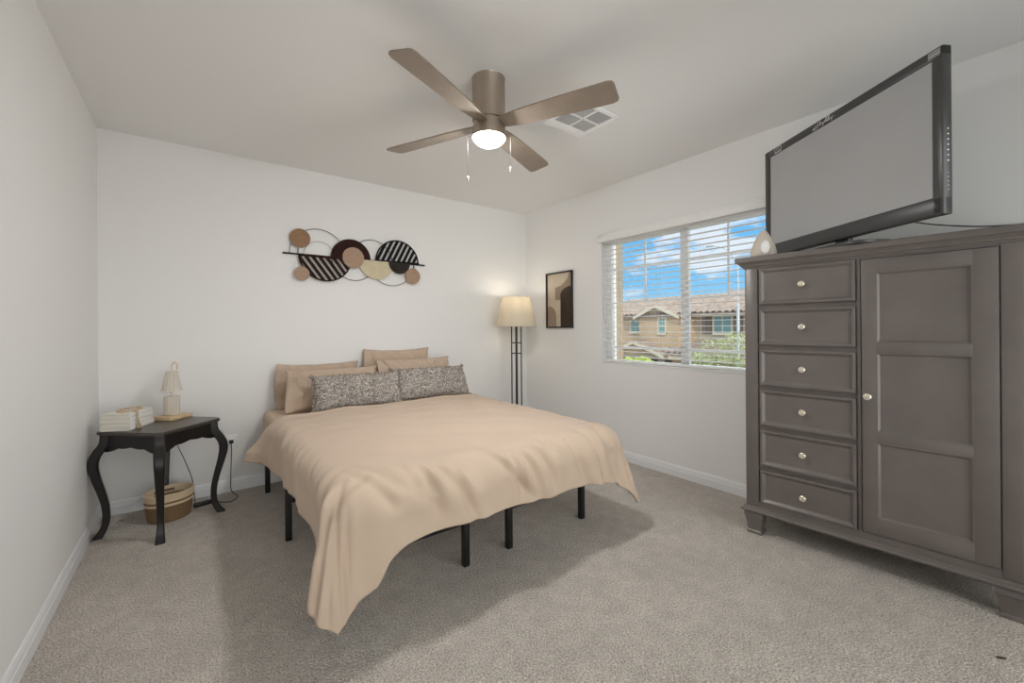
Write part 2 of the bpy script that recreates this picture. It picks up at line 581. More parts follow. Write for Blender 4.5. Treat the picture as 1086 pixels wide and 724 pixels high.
M['bark'] = mat('bark', (0.14, 0.11, 0.08), 0.9, noise=(5, 0.3))

def tile_material():
    m = bpy.data.materials.new('roof_tile')
    m.use_nodes = True
    t = m.node_tree
    b = t.nodes['Principled BSDF']
    b.inputs['Roughness'].default_value = 0.9
    b.inputs['Specular IOR Level'].default_value = 0.15
    tc = t.nodes.new('ShaderNodeTexCoord')
    n = t.nodes.new('ShaderNodeTexNoise')
    n.inputs['Scale'].default_value = 2.6
    n.inputs['Detail'].default_value = 4
    t.links.new(tc.outputs['Object'], n.inputs[0])
    r = t.nodes.new('ShaderNodeValToRGB')
    r.color_ramp.elements[0].position, r.color_ramp.elements[1].position = 0.35, 0.65
    r.color_ramp.elements[0].color = (0.21, 0.16, 0.13, 1)
    r.color_ramp.elements[1].color = (0.33, 0.265, 0.22, 1)
    t.links.new(n.outputs[0], r.inputs[0])
    t.links.new(r.outputs[0], b.inputs['Base Color'])
    return m
M['tile'] = tile_material()

# ------------------------------------------------------------------ room shell
XL, XR, YB, YF, ZC = -0.488, 2.970, 3.632, -0.80, 2.44
T = 0.14
WY0, WY1, WZ0, WZ1 = 1.04, 2.535, 0.838, 1.965    # window opening in the right wall

struct(MB().box((XL - T, YF - T, -0.12), (XR + T, YB + T, 0.0)).build('floor', M['carpet'], smooth=False))
struct(MB().box((XL - T, YF - T, ZC), (XR + T, YB + T, ZC + 0.12)).build('ceiling', M['ceiling'], smooth=False))
struct(MB().box((XL - T, YF - T, 0), (XL, YB + T, ZC)).build('wall_left', M['wall'], smooth=False))
struct(MB().box((XL, YB, 0), (XR, YB + T, ZC)).build('wall_back', M['wall'], smooth=False))
w = MB()
w.box((XR, YF - T, 0), (XR + T, WY0, ZC)).box((XR, WY1, 0), (XR + T, YB + T, ZC))
w.box((XR, WY0, 0), (XR + T, WY1, WZ0)).box((XR, WY0, WZ1), (XR + T, WY1, ZC))
struct(w.build('wall_right', M['wall'], smooth=False))
# wall behind the viewer, with a wide glazed opening added for fill light
DX0, DX1, DZ0_, DZ1_ = -0.25, 2.72, 0.06, 2.26
w = MB()
w.box((XL, YF - T, 0), (DX0, YF, ZC)).box((DX1, YF - T, 0), (XR, YF, ZC)).box((DX0, YF - T, DZ1_), (DX1, YF, ZC)).box((DX0, YF - T, 0), (DX1, YF, DZ0_))
struct(w.build('wall_front', M['wall'], smooth=False))
w = MB()
for x in (DX0, (DX0 + DX1) / 2 - 0.02, DX1 - 0.04):
    w.box((x, YF - 0.10, DZ0_), (x + 0.04, YF - 0.05, DZ1_), bev=0.004)
for z in (DZ0_, DZ1_ - 0.04):
    w.box((DX0, YF - 0.10, z), (DX1, YF - 0.05, z + 0.04), bev=0.004)
w2 = struct(w.build('fill_opening', M['white']))
MB().box((DX0 + 0.02, YF - 0.078, DZ0_ + 0.02), (DX1 - 0.02, YF - 0.075, DZ1_ - 0.02)).build('glass_pane', M['glass'], w2, smooth=False)
# daylight portals guide the sky's own light through the window and the added opening
def portal(name, loc, rot, sx, sy):
    l = bpy.data.lights.new(name, 'AREA')
    l.shape = 'RECTANGLE'
    l.size, l.size_y = sx, sy
    l.cycles.is_portal = True
    o = bpy.data.objects.new(name, l)
    COL.objects.link(o)
    o.location, o.rotation_euler = loc, rot
portal('daylight_portal', ((DX0 + DX1) / 2, YF - T - 0.01, (DZ0_ + DZ1_) / 2), (PI / 2, 0, 0), DX1 - DX0, DZ1_ - DZ0_)
portal('daylight_portal', (XR + T + 0.01, (WY0 + WY1) / 2, (WZ0 + WZ1) / 2), (0, PI / 2, 0), WZ1 - WZ0, WY1 - WY0)

# baseboards: stepped profile
def baseboard(name, a, b, nrm):
    a, b, nrm = Vector((*a, 0)), Vector((*b, 0)), Vector((*nrm, 0))
    prof = [(0, 0), (0.013, 0), (0.013, 0.052), (0.0105, 0.056), (0.0105, 0.070), (0.007, 0.080), (0.004, 0.086), (0, 0.086)]
    mb = MB()
    n = len(prof)
    vs = [a + nrm * d + Vector((0, 0, z)) for d, z in prof] + [b + nrm * d + Vector((0, 0, z)) for d, z in prof]
    fs = [tuple(range(n)), tuple(range(n, 2 * n))] + [(i, (i + 1) % n, n + (i + 1) % n, n + i) for i in range(n)]
    mb.add(vs, fs)
    return struct(mb.build(name, M['trim'], ang=20))
baseboard('baseboard_left', (XL, YF), (XL, YB), (1, 0))
baseboard('baseboard_back', (XL, YB), (XR, YB), (0, -1))
baseboard('baseboard_right', (XR, YB), (XR, YF), (-1, 0))

# ------------------------------------------------------------------ window
GX = 3.062
fr = MB()
F0, F1 = 3.035, 3.10
def wbar(y0, y1, z0, z1, x0=F0, x1=F1, b=0.004):
    fr.box((x0, y0, z0), (x1, y1, z1), bev=b)
wbar(WY0, WY0 + 0.06, WZ0, WZ1)
wbar(WY1 - 0.064, WY1, WZ0, WZ1)
wbar(WY0, WY1, WZ0, WZ0 + 0.03)
wbar(WY0, WY1, WZ1 - 0.035, WZ1)
win = struct(fr.build('window_1', M['white']))
fr = MB()
wbar(1.728, 1.762, WZ0 + 0.03, WZ1 - 0.035, 3.04, 3.075)
wbar(1.770, 1.808, WZ0 + 0.03, WZ1 - 0.035, 3.062, 3.095)
fr.build('meeting_rail', M['white'], win)
fr = MB()
for z in (1.685, 1.386, 0.978):
    for y0, y1 in ((1.10, 1.73), (1.806, 2.472)):
        wbar(y0, y1, z - 0.008, z + 0.008, 3.066, 3.076, 0.002)
for y in (2.136, 1.436):
    wbar(y - 0.008, y + 0.008, 1.386, WZ1 - 0.03, 3.0655, 3.0765, 0.002)
fr.build('muntin_grid', M['white'], win)
MB().box((GX + 0.012, WY0 + 0.03, WZ0 + 0.02), (GX + 0.015, WY1 - 0.03, WZ1 - 0.02)).build('glass_pane', M['glass'], win, smooth=False)
sl = MB().box((XR - 0.006, WY0 + 0.001, WZ0 + 0.0005), (F0, WY1 - 0.001, WZ0 + 0.012), bev=0.003)
sl.build('window_sill', M['white'], win)

# blinds
bl = thing('window_blind', 'white slatted blind hung open across the window', 'blind', (0, 0, 0))
MB().box((2.936, WY0 - 0.015, 1.935), (2.968, WY1 + 0.015, 2.008), bev=0.006).build('valance', M['slat'], bl)
MB().box((2.985, WY0 + 0.01, 1.925), (3.028, WY1 - 0.01, 1.962), bev=0.003).build('headrail', M['slat'], bl)
slat_me = None
zs = np.arange(0.905, 1.92, 0.0435)
for z in zs:
    if slat_me is None:
        mb = MB()
        n = 6
        vs, fs = [], []
        for y in (WY0 + 0.008, WY1 - 0.008):
            for k in range(n + 1):
                u = k / n
                vs.append(((u - 0.5) * 0.048, y, 0.0022 * (1 - (2 * u - 1) ** 2) + 0.0009))
            for k in range(n, -1, -1):
                u = k / n
                vs.append(((u - 0.5) * 0.048, y, 0.0022 * (1 - (2 * u - 1) ** 2) - 0.0009))
        c = 2 * (n + 1)
        fs = [tuple(range(c)), tuple(range(c, 2 * c))] + [(i, (i + 1) % c, c + (i + 1) % c, c + i) for i in range(c)]
        mb.add(vs, fs)
        o = mb.build('slat', M['slat'], bl)
        slat_me = o.data
    else:
        o = bpy.data.objects.new('slat', slat_me)
        COL.objects.link(o)
        o.parent = bl
    o.location = (3.006, 0, float(z))
    o.rotation_euler = (0, math.radians(-0.5), 0)
MB().box((2.984, WY0 + 0.008, 0.853), (3.030, WY1 - 0.008, 0.872), bev=0.004).build('bottom_rail', M['slat'], bl)
for y in (1.18, 1.60, 1.95, 2.36):
    mb = MB()
    for x in (2.981, 3.031):
        mb.tube([(x, y, 0.86), (x, y, 1.93)], 0.0008, 5)
    mb.build('ladder_cord', M['slat'], bl)
mb = MB().tube(catmull([(2.976, 2.515, 1.94), (2.976, 2.515, 1.5), (2.975, 2.512, 1.27), (2.968, 2.50, 1.235), (2.968, 2.485, 1.215), (2.972, 2.497, 1.20)], 6), 0.0016, 6)
mb.build('pull_cord', M['palewire'], bl)

# ------------------------------------------------------------------ ceiling fan
FX, FY = 1.203, 1.762
fan = thing('ceiling_fan', 'brushed nickel four blade ceiling fan with lit white bowl', 'ceiling fan', (FX, FY, 2.44))
MB().lathe([(0.080, -0.215), (0.084, -0.212), (0.084, -0.004), (0.086, 0.0)], 48).build('motor_housing', M['nickel'], fan)
MB().lathe([(0.070, -0.247), (0.078, -0.245), (0.078, -0.217), (0.070, -0.215)], 48).build('hub', M['nickel'], fan)
MB().lathe([(0.0825, -0.300), (0.0865, -0.301), (0.0865, -0.294), (0.086, -0.252), (0.083, -0.248)], 48).build('light_ring', M['nickel'], fan)
bw = MB().lathe([(0.0, -0.338), (0.030, -0.3365), (0.050, -0.331), (0.066, -0.322), (0.077, -0.311), (0.0820, -0.303), (0.0815, -0.298), (0.078, -0.296)], 48).build('light_bowl', M['bowl'], fan)
blade_me = None
for k in range(4):
    if blade_me is None:
        n = 18
        out = []
        # outline (radius, half chord)
        pts = [(0.060, 0.030), (0.10, 0.040), (0.16, 0.050), (0.25, 0.056), (0.40, 0.062), (0.55, 0.066), (0.625, 0.067), (0.648, 0.060), (0.655, 0.046)]
        up_ = [(r, h) for r, h in pts]
        dn_ = [(r, -h) for r, h in reversed(pts)]
        poly = up_ + dn_
        mb = MB().prism(poly, (0, 0, 0), (1, 0, 0), (0, 1, 0), (0, 0, 1), -0.004, 0.004)
        # camber a little so the blade catches light like bent sheet
        mb.v = [(x, y, z - 0.05 * y * y * 6) for x, y, z in mb.v]
        b = mb.build('blade', M['blade'], fan)
        blade_me = b.data
    else:
        b = bpy.data.objects.new('blade', blade_me)
        COL.objects.link(b)
        b.parent = fan
    a = math.radians(25 + 90 * k)
    b.matrix_local = Matrix.Translation((0, 0, -0.232)) @ Matrix.Rotation(a, 4, 'Z') @ Matrix.Rotation(math.radians(-12), 4, 'X')
# pull chains hang from the light ring, one each side as seen along the bed
for (dx, dy, ln) in ((-0.070, 0.052, 0.205), (0.070, -0.052, 0.155)):
    mb = MB().tube([(dx, dy, -0.285), (dx * 1.22, dy * 1.22, -0.290), (dx * 1.26, dy * 1.26, -0.30), (dx * 1.26, dy * 1.26, -0.29 - ln)], 0.0009, 6)
    c = mb.build('pull_chain', M['wire'], fan)
    MB().lathe([(0.0, -0.032), (0.003, -0.030), (0.0042, -0.012), (0.003, -0.002), (0.0012, 0)], 12, (dx * 1.26, dy * 1.26, -0.29 - ln)).build('chain_pull', M['nickel'], c)

# ------------------------------------------------------------------ ceiling vent
VX0, VX1, VY0, VY1 = 1.715, 2.040, 1.595, 1.925
vt = thing('ceiling_vent', 'white square air vent in the ceiling behind the fan blade', 'vent', ((VX0 + VX1) / 2, (VY0 + VY1) / 2, 2.44))
hx, hy = (VX1 - VX0) / 2, (VY1 - VY0) / 2
mb = MB()
fw_ = 0.028
mb.box((-hx, -hy, -0.010), (hx, -hy + fw_, -0.0005), bev=0.003).box((-hx, hy - 0.075, -0.010), (hx, hy, -0.0005), bev=0.003)
mb.box((-hx, -hy + fw_ - 0.003, -0.0098), (-hx + fw_, hy - 0.072, -0.0007)).box((hx - fw_, -hy + fw_ - 0.003, -0.0098), (hx, hy - 0.072, -0.0007))
vy = -0.024
mb.box((-0.007, -hy, -0.009), (0.007, hy, -0.0005)).box((-hx, vy - 0.007, -0.009), (hx, vy + 0.007, -0.0005))
mb.build('vent_frame', M['vent'], vt)
MB().box((-hx + 0.02, -hy + 0.02, -0.0035), (hx - 0.02, hy - 0.02, -0.0005)).build('vent_back', M['ventdark'], vt, smooth=False)
for x0, x1, y0, y1, dirx in ((-hx + fw_, -0.007, -hy + fw_, vy - 0.007, 1), (0.007, hx - fw_, -hy + fw_, vy - 0.007, 0), (-hx + fw_, -0.007, vy + 0.007, hy - 0.075, 0), (0.007, hx - fw_, vy + 0.007, hy - 0.075, 1)):
    mb = MB()
    for i in range(8):
        t_ = (i + 0.5) / 8
        if dirx:
            x = x0 + (x1 - x0) * t_
            mb.box((x - 0.0016, y0, -0.0085), (x + 0.0016, y1, -0.0035))
        else:
            y = y0 + (y1 - y0) * t_
            mb.box((x0, y - 0.0016, -0.0085), (x1, y + 0.0016, -0.0035))
    mb.build('louver_bank', M['ventdark'], vt, smooth=False)

# ------------------------------------------------------------------ bed frame
BX0, BX1, BY0, BY1 = 0.392, 1.912, 1.585, 3.605
bf = thing('platform_bed', 'black metal platform bed base on slim legs under the mattress', 'bed', ((BX0 + BX1) / 2, (BY0 + BY1) / 2, 0))
def at(o):  # helper: world to the thing's own coordinates
    return Matrix.Translation(-Vector(o.location))
mb = MB()
r_ = 0.014
for y in (BY0 + 0.02, BY1 - 0.02):
    mb.box((BX0 + 0.01, y - r_, 0.318), (BX1 - 0.01, y + r_, 0.350), bev=0.003)
for x in (BX0 + 0.016, BX1 - 0.03):
    mb.box((x - r_, BY0 + 0.02, 0.318), (x + r_, BY1 - 0.02, 0.350), bev=0.003)
mb.xf(at(bf)).build('side_rail', M['blackmetal'], bf)
mb = MB()
for x in (1.062, 1.328):
    mb.box((x - r_, BY0 + 0.02, 0.318), (x + r_, BY1 - 0.02, 0.348), bev=0.003)
mb.xf(at(bf)).build('centre_rail', M['blackmetal'], bf)
for y in np.linspace(BY0 + 0.12, BY1 - 0.12, 9):
    MB().box((BX0 + 0.03, y - 0.012, 0.336), (BX1 - 0.03, y + 0.012, 0.352), bev=0.003).xf(at(bf)).build('cross_slat', M['blackmetal'], bf)
legx = (0.400, 1.046, 1.312, 1.866)
for y in (1.765, 2.585, 3.43):
    for x in legx:
        MB().box((x - 0.016, y - 0.016, 0.0), (x + 0.016, y + 0.016, 0.325), bev=0.003).xf(at(bf)).build('leg', M['blackmetal'], bf)
    for xa, xb in ((legx[0], legx[1]), (legx[2], legx[3])):
        MB().box((xa + 0.016, y - 0.009, 0.205), (xb - 0.016, y + 0.009, 0.225), bev=0.002).xf(at(bf)).build('leg_brace', M['blackmetal'], bf)

# mattress with its fitted sheet
def rounded_slab(mb, a, b, r, seg=5):
    bm = bmesh.new()
    bmesh.ops.create_cube(bm, size=1)
    for v in bm.verts:
        v.co = Vector([(a[i] + b[i]) / 2 + v.co[i] * (b[i] - a[i]) for i in range(3)])
    bmesh.ops.bevel(bm, geom=bm.edges[:], offset=r, segments=seg, affect='EDGES', profile=0.5)
    return mb.bm(bm)
MZ0, MZ1 = 0.354, 0.565
mt = rounded_slab(MB(), (BX0, BY0, MZ0), (BX1, BY1, MZ1), 0.045).build('mattress', M['sheet'])
tag(mt, 'mattress in a cream fitted sheet, bare at the head beside the wall', 'mattress')

# ------------------------------------------------------------------ duvet draped over the bed
def interp(x, xs, ys):
    """smooth (monotone cubic) interpolation"""
    xs, ys = np.array(xs, float), np.array(ys, float)
    h = np.diff(xs); d = np.diff(ys) / h
    m = np.zeros(len(xs)); m[0], m[-1] = d[0], d[-1]
    for i in range(1, len(xs) - 1):
        m[i] = 0 if d[i - 1] * d[i] <= 0 else 2 * d[i - 1] * d[i] / (d[i - 1] + d[i])
    x = np.clip(x, xs[0], xs[-1])
    k = np.clip(np.searchsorted(xs, x, side='right') - 1, 0, len(h) - 1)
    t = (x - xs[k]) / h[k]
    return (2*t**3 - 3*t**2 + 1) * ys[k] + (t**3 - 2*t**2 + t) * h[k] * m[k] + (-2*t**3 + 3*t**2) * ys[k + 1] + (t**3 - t**2) * h[k] * m[k + 1]

def make_duvet():
    EX0, EX1, EY0 = BX0 + 0.055, BX1 - 0.06, BY0 + 0.075     # lines where the cloth starts to turn down
    RXl, RXr, RY = 0.085, 0.13, 0.155
    nx, ny = 190, 190
    s_ = np.linspace(0, 1, nx + 1)[None, :].repeat(ny + 1, 0)
    t_ = np.linspace(0, 1, ny + 1)[:, None].repeat(nx + 1, 1)
    # flat outline of the cloth: hem curves
    YH = interp(s_, [0, 0.12, 0.3, 0.5, 0.75, 1], [3.045, 3.03, 2.985, 2.945, 2.985, 3.01])
    YFt = interp(s_, [0, 0.08, 0.135, 0.165, 0.20, 0.30, 0.5, 0.66, 0.76, 0.84, 0.92, 1], [1.145, 1.165, 1.200, 1.290, 1.318, 1.325, 1.318, 1.310, 1.295, 1.265, 1.245, 1.235])
    Y = YFt + (YH - YFt) * t_
    XLf = interp(t_, [0, 0.06, 0.14, 0.27, 0.45, 0.7, 0.9, 1], [0.250, 0.150, 0.105, 0.135, 0.165, 0.150, 0.125, 0.105])
    XRf = interp(t_, [0, 0.06, 0.15, 0.3, 0.6, 1], [2.190, 2.20, 2.17, 2.15, 2.15, 2.15])
    X = XLf + (XRf - XLf) * s_
    ox = np.maximum(EX0 - X, 0) + np.maximum(X - EX1, 0)
    sg = np.where(X < 1.1, -1.0, 1.0)
    oy = np.maximum(EY0 - Y, 0)
    r = np.hypot(ox, oy)
    cx_ = np.where(r > 1e-9, ox / np.maximum(r, 1e-9), 0)
    cy_ = np.where(r > 1e-9, oy / np.maximum(r, 1e-9), 0)
    R = np.where(sg < 0, RXl, RXr) * cx_ ** 2 + RY * cy_ ** 2 + (r <= 1e-9) * 0.1
    a = np.minimum(r / R, PI / 2)
    ex = np.maximum(r - R * PI / 2, 0)
    flare = 0.10 * cy_ ** 2 + np.where(sg < 0, 0.02, 0.16) * cx_ ** 2
    corner = 4 * cx_ ** 2 * cy_ ** 2
    flare = flare + 0.22 * corner
    h = R * np.sin(a) + ex * flare
    drop = R * (1 - np.cos(a)) + ex * np.sqrt(1 - np.minimum(flare, 0.9) ** 2)
    bx = np.clip(X, EX0, EX1)
    by = np.maximum(Y, EY0)
    # folds: broad swells, and long creases that follow the pull of the cloth
    ramp = np.clip((r - 0.04) / 0.22, 0, 1)
    corner = 4 * cx_ ** 2 * cy_ ** 2
    def ridge(p): return np.sin(p) * 0.6 + np.sin(2 * p + 1.1) * 0.25 + np.abs(np.sin(p / 2)) * 0.5
    phi = np.arctan2(oy, np.maximum(ox, 1e-9))
    relief = np.zeros_like(X)
    def crease(x0, y0, x1, y1, w, d, bend=0.0):
        dx, dy = x1 - x0, y1 - y0
        ln = math.hypot(dx, dy)
        tx, ty = dx / ln, dy / ln
        u = (X - x0) * tx + (Y - y0) * ty
        q = -(X - x0) * ty + (Y - y0) * tx - bend * (u / ln) * (1 - u / ln) * 4
        k = u / ln
        env = np.clip((k + 0.12) / 0.35, 0, 1) * np.clip((1.12 - k) / 0.30, 0, 1)
        env = env * env * (3 - 2 * env)
        ww = w * (0.7 + 0.8 * np.clip(k, 0, 1))
        return d * env * (-np.exp(-(q / ww) ** 2) + 0.75 * np.exp(-((q - 1.9 * ww) / (1.5 * ww)) ** 2) + 0.35 * np.exp(-((q + 2.2 * ww) / (1.6 * ww)) ** 2))
    rr = np.random.default_rng(21)
    for k in range(17):                                     # foot drape: slanting from upper left to lower right
        x0 = 0.40 + 1.45 * (k + rr.uniform(0.1, 0.9)) / 17
        y0 = EY0 + rr.uniform(-0.10, 0.10)
        sl = rr.uniform(0.25, 0.75) * (1.0 if x0 < 1.5 else 0.55)
        ln = rr.uniform(0.20, 0.42)
        relief = relief + crease(x0, y0, x0 + sl * ln, y0 - ln, rr.uniform(0.011, 0.024), rr.uniform(0.010, 0.021), rr.uniform(-0.03, 0.03))
    for k in range(10):                                     # near side: running down towards the foot corner
        y0 = 1.55 + 1.35 * (k + rr.uniform(0.2, 0.8)) / 10
        x0 = EX0 + rr.uniform(-0.02, 0.16)
        relief = relief + crease(x0, y0, x0 - rr.uniform(0.20, 0.34), y0 - rr.uniform(0.12, 0.34), rr.uniform(0.014, 0.024), rr.uniform(0.006, 0.011), rr.uniform(-0.02, 0.02))
    for k in range(8):                                      # far corner
        a_ = rr.uniform(0.1, 1.45)
        relief = relief + crease(EX1 + 0.04 * math.cos(a_), EY0 - 0.04 * math.sin(a_), EX1 + 0.42 * math.cos(a_), EY0 - 0.46 * math.sin(a_), rr.uniform(0.012, 0.02), rr.uniform(0.009, 0.016))
    for a_ in (0.55, 0.80, 1.02, 1.20, 1.36):               # near corner
        relief = relief + crease(EX0 - 0.05 * math.cos(a_), EY0 - 0.05 * math.sin(a_), EX0 - 0.46 * math.cos(a_), EY0 - 0.52 * math.sin(a_), rr.uniform(0.013, 0.02), rr.uniform(0.010, 0.016), rr.uniform(-0.02, 0.02))
    swell = np.where(sg < 0, cx_ ** 2, 0) * 0.008 * np.sin(2 * PI * (Y - 0.4 * X) / 0.37) + cy_ ** 2 * 0.011 * np.sin(2 * PI * (X + 0.35 * Y) / 0.34 + 1.3 * np.sin(2.7 * X))
    relief = relief * (0.25 + 0.75 * np.clip(r / 0.12, 0, 1)) + ramp * swell * (1 - 0.5 * corner)
    relief = relief + ramp * corner * (0.020 * np.cos(4 * (phi - 0.85)))
    relief = np.where((sg < 0) & (cx_ > 0.6), np.maximum(relief, -0.007), relief)
    relief = np.where(a < 1.35, np.maximum(relief, -0.008), relief)
    h = h + relief * np.sin(a)
    drop = drop - relief * np.cos(a)
    # head end of the left side stands out in a loose bunch
    bunch = np.clip((Y - 2.70) / 0.30, 0, 1) ** 2 * (sg < 0) * np.clip((ox - 0.06) / 0.2, 0, 1)
    h = h + bunch * (0.105 + 0.022 * np.sin(34 * Y + 6 * X) + 0.012 * np.sin(55 * Y))
    PX = bx + sg * cx_ * h
    PY = by - cy_ * h + bunch * 0.02
    top = MZ1 + 0.036
    inner = np.clip(np.minimum(np.minimum(X - EX0, EX1 - X), Y - EY0) / 0.5, 0, 1)
    crown = 0.022 * np.sin(inner * PI / 2)
    flat = (1 - np.clip(r / 0.2, 0, 1))
    wr = 0.0045 * np.sin(2 * PI * (Y + 0.10 * X) / 0.16 + 1.5 * np.sin(3 * X)) * np.exp(-((Y - 2.65) / 0.38) ** 2)
    wr += 0.0035 * ridge(2 * PI * (0.5 * X + Y) / 0.27 + 2 * np.sin(2.1 * X + 1.3 * Y)) + 0.003 * np.sin(2 * PI * (X - 0.4 * Y) / 0.34 + 2)
    # creased patch towards the lamp side of the bed
    wr += 0.006 * np.exp(-((X - 1.62) / 0.20) ** 2 - ((Y - 2.35) / 0.30) ** 2) * np.sin(2 * PI * (Y + 0.6 * X) / 0.085 + 2 * np.sin(9 * X)) * np.sin(2 * PI * (X - 0.5 * Y) / 0.19)
    PZ = top + np.maximum(crown + wr, -0.004) * flat - drop + 0.010 * np.exp(-((YH - Y - 0.035) / 0.022) ** 2) * flat
    PZ = PZ - 0.006 * np.exp(-((YH - Y) / 0.012) ** 2) * flat
    PZ = PZ + 0.05 * bunch * np.clip((ox - 0.15) / 0.2, 0, 1)
    PZ = np.maximum(PZ, 0.03)
    vs = np.stack([PX, PY, PZ], -1).reshape(-1, 3)
    fs = []
    for j in range(ny):
        for i in range(nx):
            q = j * (nx + 1) + i
            fs.append((q, q + 1, q + nx + 2, q + nx + 1))
    me = bpy.data.meshes.new('duvet')
    me.from_pydata(vs.tolist(), [], fs)
    me.materials.append(M['duvet'])
    me.polygons.foreach_set('use_smooth', [True] * len(me.polygons))
    me.update()
    o = bpy.data.objects.new('duvet', me)
    COL.objects.link(o)
    return o
duvet = make_duvet()
sm_ = duvet.modifiers.new('smooth', 'SMOOTH'); sm_.factor = 0.5; sm_.iterations = 2
sd = duvet.modifiers.new('thickness', 'SOLIDIFY')
sd.thickness = 0.018
sd.offset = -1.0
tag(duvet, 'tan cotton duvet draped over the bed, one corner falling almost to the carpet', 'duvet')

# ------------------------------------------------------------------ pillows
def pillow_mesh(w, h, t, nx=44, ny=30, seed=0, wr=0.006, pinch=0.06, sag=0.0):
    r = np.random.default_rng(seed)
    ph = r.uniform(0, 6.28, 12)
    fr_ = r.uniform(5, 14, 6)
    vs, fs = [], []
    idx = {}
    for side in (1, -1):
        for j in range(ny + 1):
            for i in range(nx + 1):
                u, v = 2 * i / nx - 1, 2 * j / ny - 1
                edge = (i in (0, nx)) or (j in (0, ny))
                if side == -1 and edge:
                    idx[(side, i, j)] = idx[(1, i, j)]
                    continue
                prof = ((1 - abs(u) ** 2.6) * (1 - abs(v) ** 2.4)) ** 0.42 if not edge else 0
                x = u * w / 2 * (1 - pinch * (1 - abs(v) ** 2) * abs(u) ** 3)
                y = v * h / 2 * (1 - pinch * (1 - abs(u) ** 2) * abs(v) ** 3)
                q = sum(math.sin(fr_[k] * (u * (1 + 0.3 * k) + v * (0.6 if k % 2 else -0.8)) + ph[k]) for k in range(6)) / 6
                rim = 0.3 + max(abs(u), abs(v)) ** 3
                z = side * (t / 2 * prof + (wr * q * rim if not edge else 0)) + sag * u * u
                if edge: z = wr * 0.8 * math.sin(11 * (u + 2 * v) + ph[7]) + sag * u * u
                idx[(side, i, j)] = len(vs)
                vs.append((x, y, z))
    for side in (1, -1):
        for j in range(ny):
            for i in range(nx):
                q = [idx[(side, i, j)], idx[(side, i + 1, j)], idx[(side, i + 1, j + 1)], idx[(side, i, j + 1)]]
                fs.append(tuple(q if side == 1 else reversed(q)))
    return vs, fs

def place(o, loc, lean, rz=0.0, roll=0.0):
    """pillow lying in its own xy plane, lean degrees up from flat about x, top away from the foot of the bed"""
    o.matrix_world = Matrix.Translation(loc) @ Matrix.Rotation(math.radians(rz), 4, 'Z') @ Matrix.Rotation(math.radians(lean), 4, 'X') @ Matrix.Rotation(math.radians(roll), 4, 'Z')

def bed_pillow(label, loc, lean, w, h, t, seed, rz=0, roll=0, hem=-1, wr=0.010, sag=0.0):
    vs, fs = pillow_mesh(w, h, t, seed=seed, wr=wr, sag=sag, pinch=0.09)
    o = MB().add(vs, fs).build('bed_pillow', M['sham'], ang=80)
    # loose end of the pillowcase: a flattened sleeve that flares and crumples
    mb = MB()
    n = 36
    rings = []
    r = np.random.default_rng(seed + 50)
    a0, a1, a2 = r.uniform(0, 6.28, 3)
    for ux, sc, th_, wv in ((0.80, 0.80, 0.36, 0.0), (0.90, 0.90, 0.26, 0.3), (0.98, 0.98, 0.17, 0.7), (1.05, 1.02, 0.13, 1.0), (1.12, 1.03, 0.11, 1.3), (1.122, 1.01, 0.06, 1.3), (1.04, 0.98, 0.05, 1.0), (0.92, 0.85, 0.05, 0.5)):
        ring = []
        for i in range(n):
            a = 2 * PI * i / n
            c_ = math.copysign(abs(math.cos(a)) ** 0.75, math.cos(a))
            yy = c_ * h / 2 * sc
            mid = wv * (0.013 * math.sin(2.6 * c_ + a0) + 0.007 * math.sin(6.5 * c_ + a1))
            zz = math.sin(a) * t * th_ * (1 + 0.3 * math.sin(5 * c_ + a2)) + mid
            ring.append((hem * w / 2 * (ux + 0.03 * wv * math.sin(2.2 * c_ + a2)), yy, zz + sag * ux * ux))
        rings.append(ring)
    vv = [p for q in rings for p in q]
    ff = []
    for k in range(len(rings) - 1):
        for i in range(n):
            ff.append((k * n + i, k * n + (i + 1) % n, (k + 1) * n + (i + 1) % n, (k + 1) * n + i))
    mb.add(vv, ff)
    hm = mb.build('pillowcase_hem', M['sham'], o, ang=80)
    tag(o, label, 'pillow', 'tan bed pillows')
    place(o, loc, lean, rz, roll)
    return o
bed_pillow('tan bed pillow against the wall behind the left pillow stack, its top edge only showing', (0.80, 3.550, 0.735), 80, 0.58, 0.335, 0.10, 1, rz=1)
bed_pillow('tan bed pillow leaning behind the left speckled cushion, wide pillowcase end facing the side table', (0.86, 3.335, 0.720), 66, 0.63, 0.315, 0.17, 2, rz=-2)
bed_pillow('tan bed pillow standing highest against the wall near the floor lamp', (1.45, 3.552, 0.782), 81, 0.58, 0.42, 0.10, 3, rz=0)
bed_pillow('rumpled tan bed pillow leaning behind the right speckled cushion', (1.555, 3.365, 0.742), 66, 0.64, 0.36, 0.16, 4, rz=2, wr=0.016)

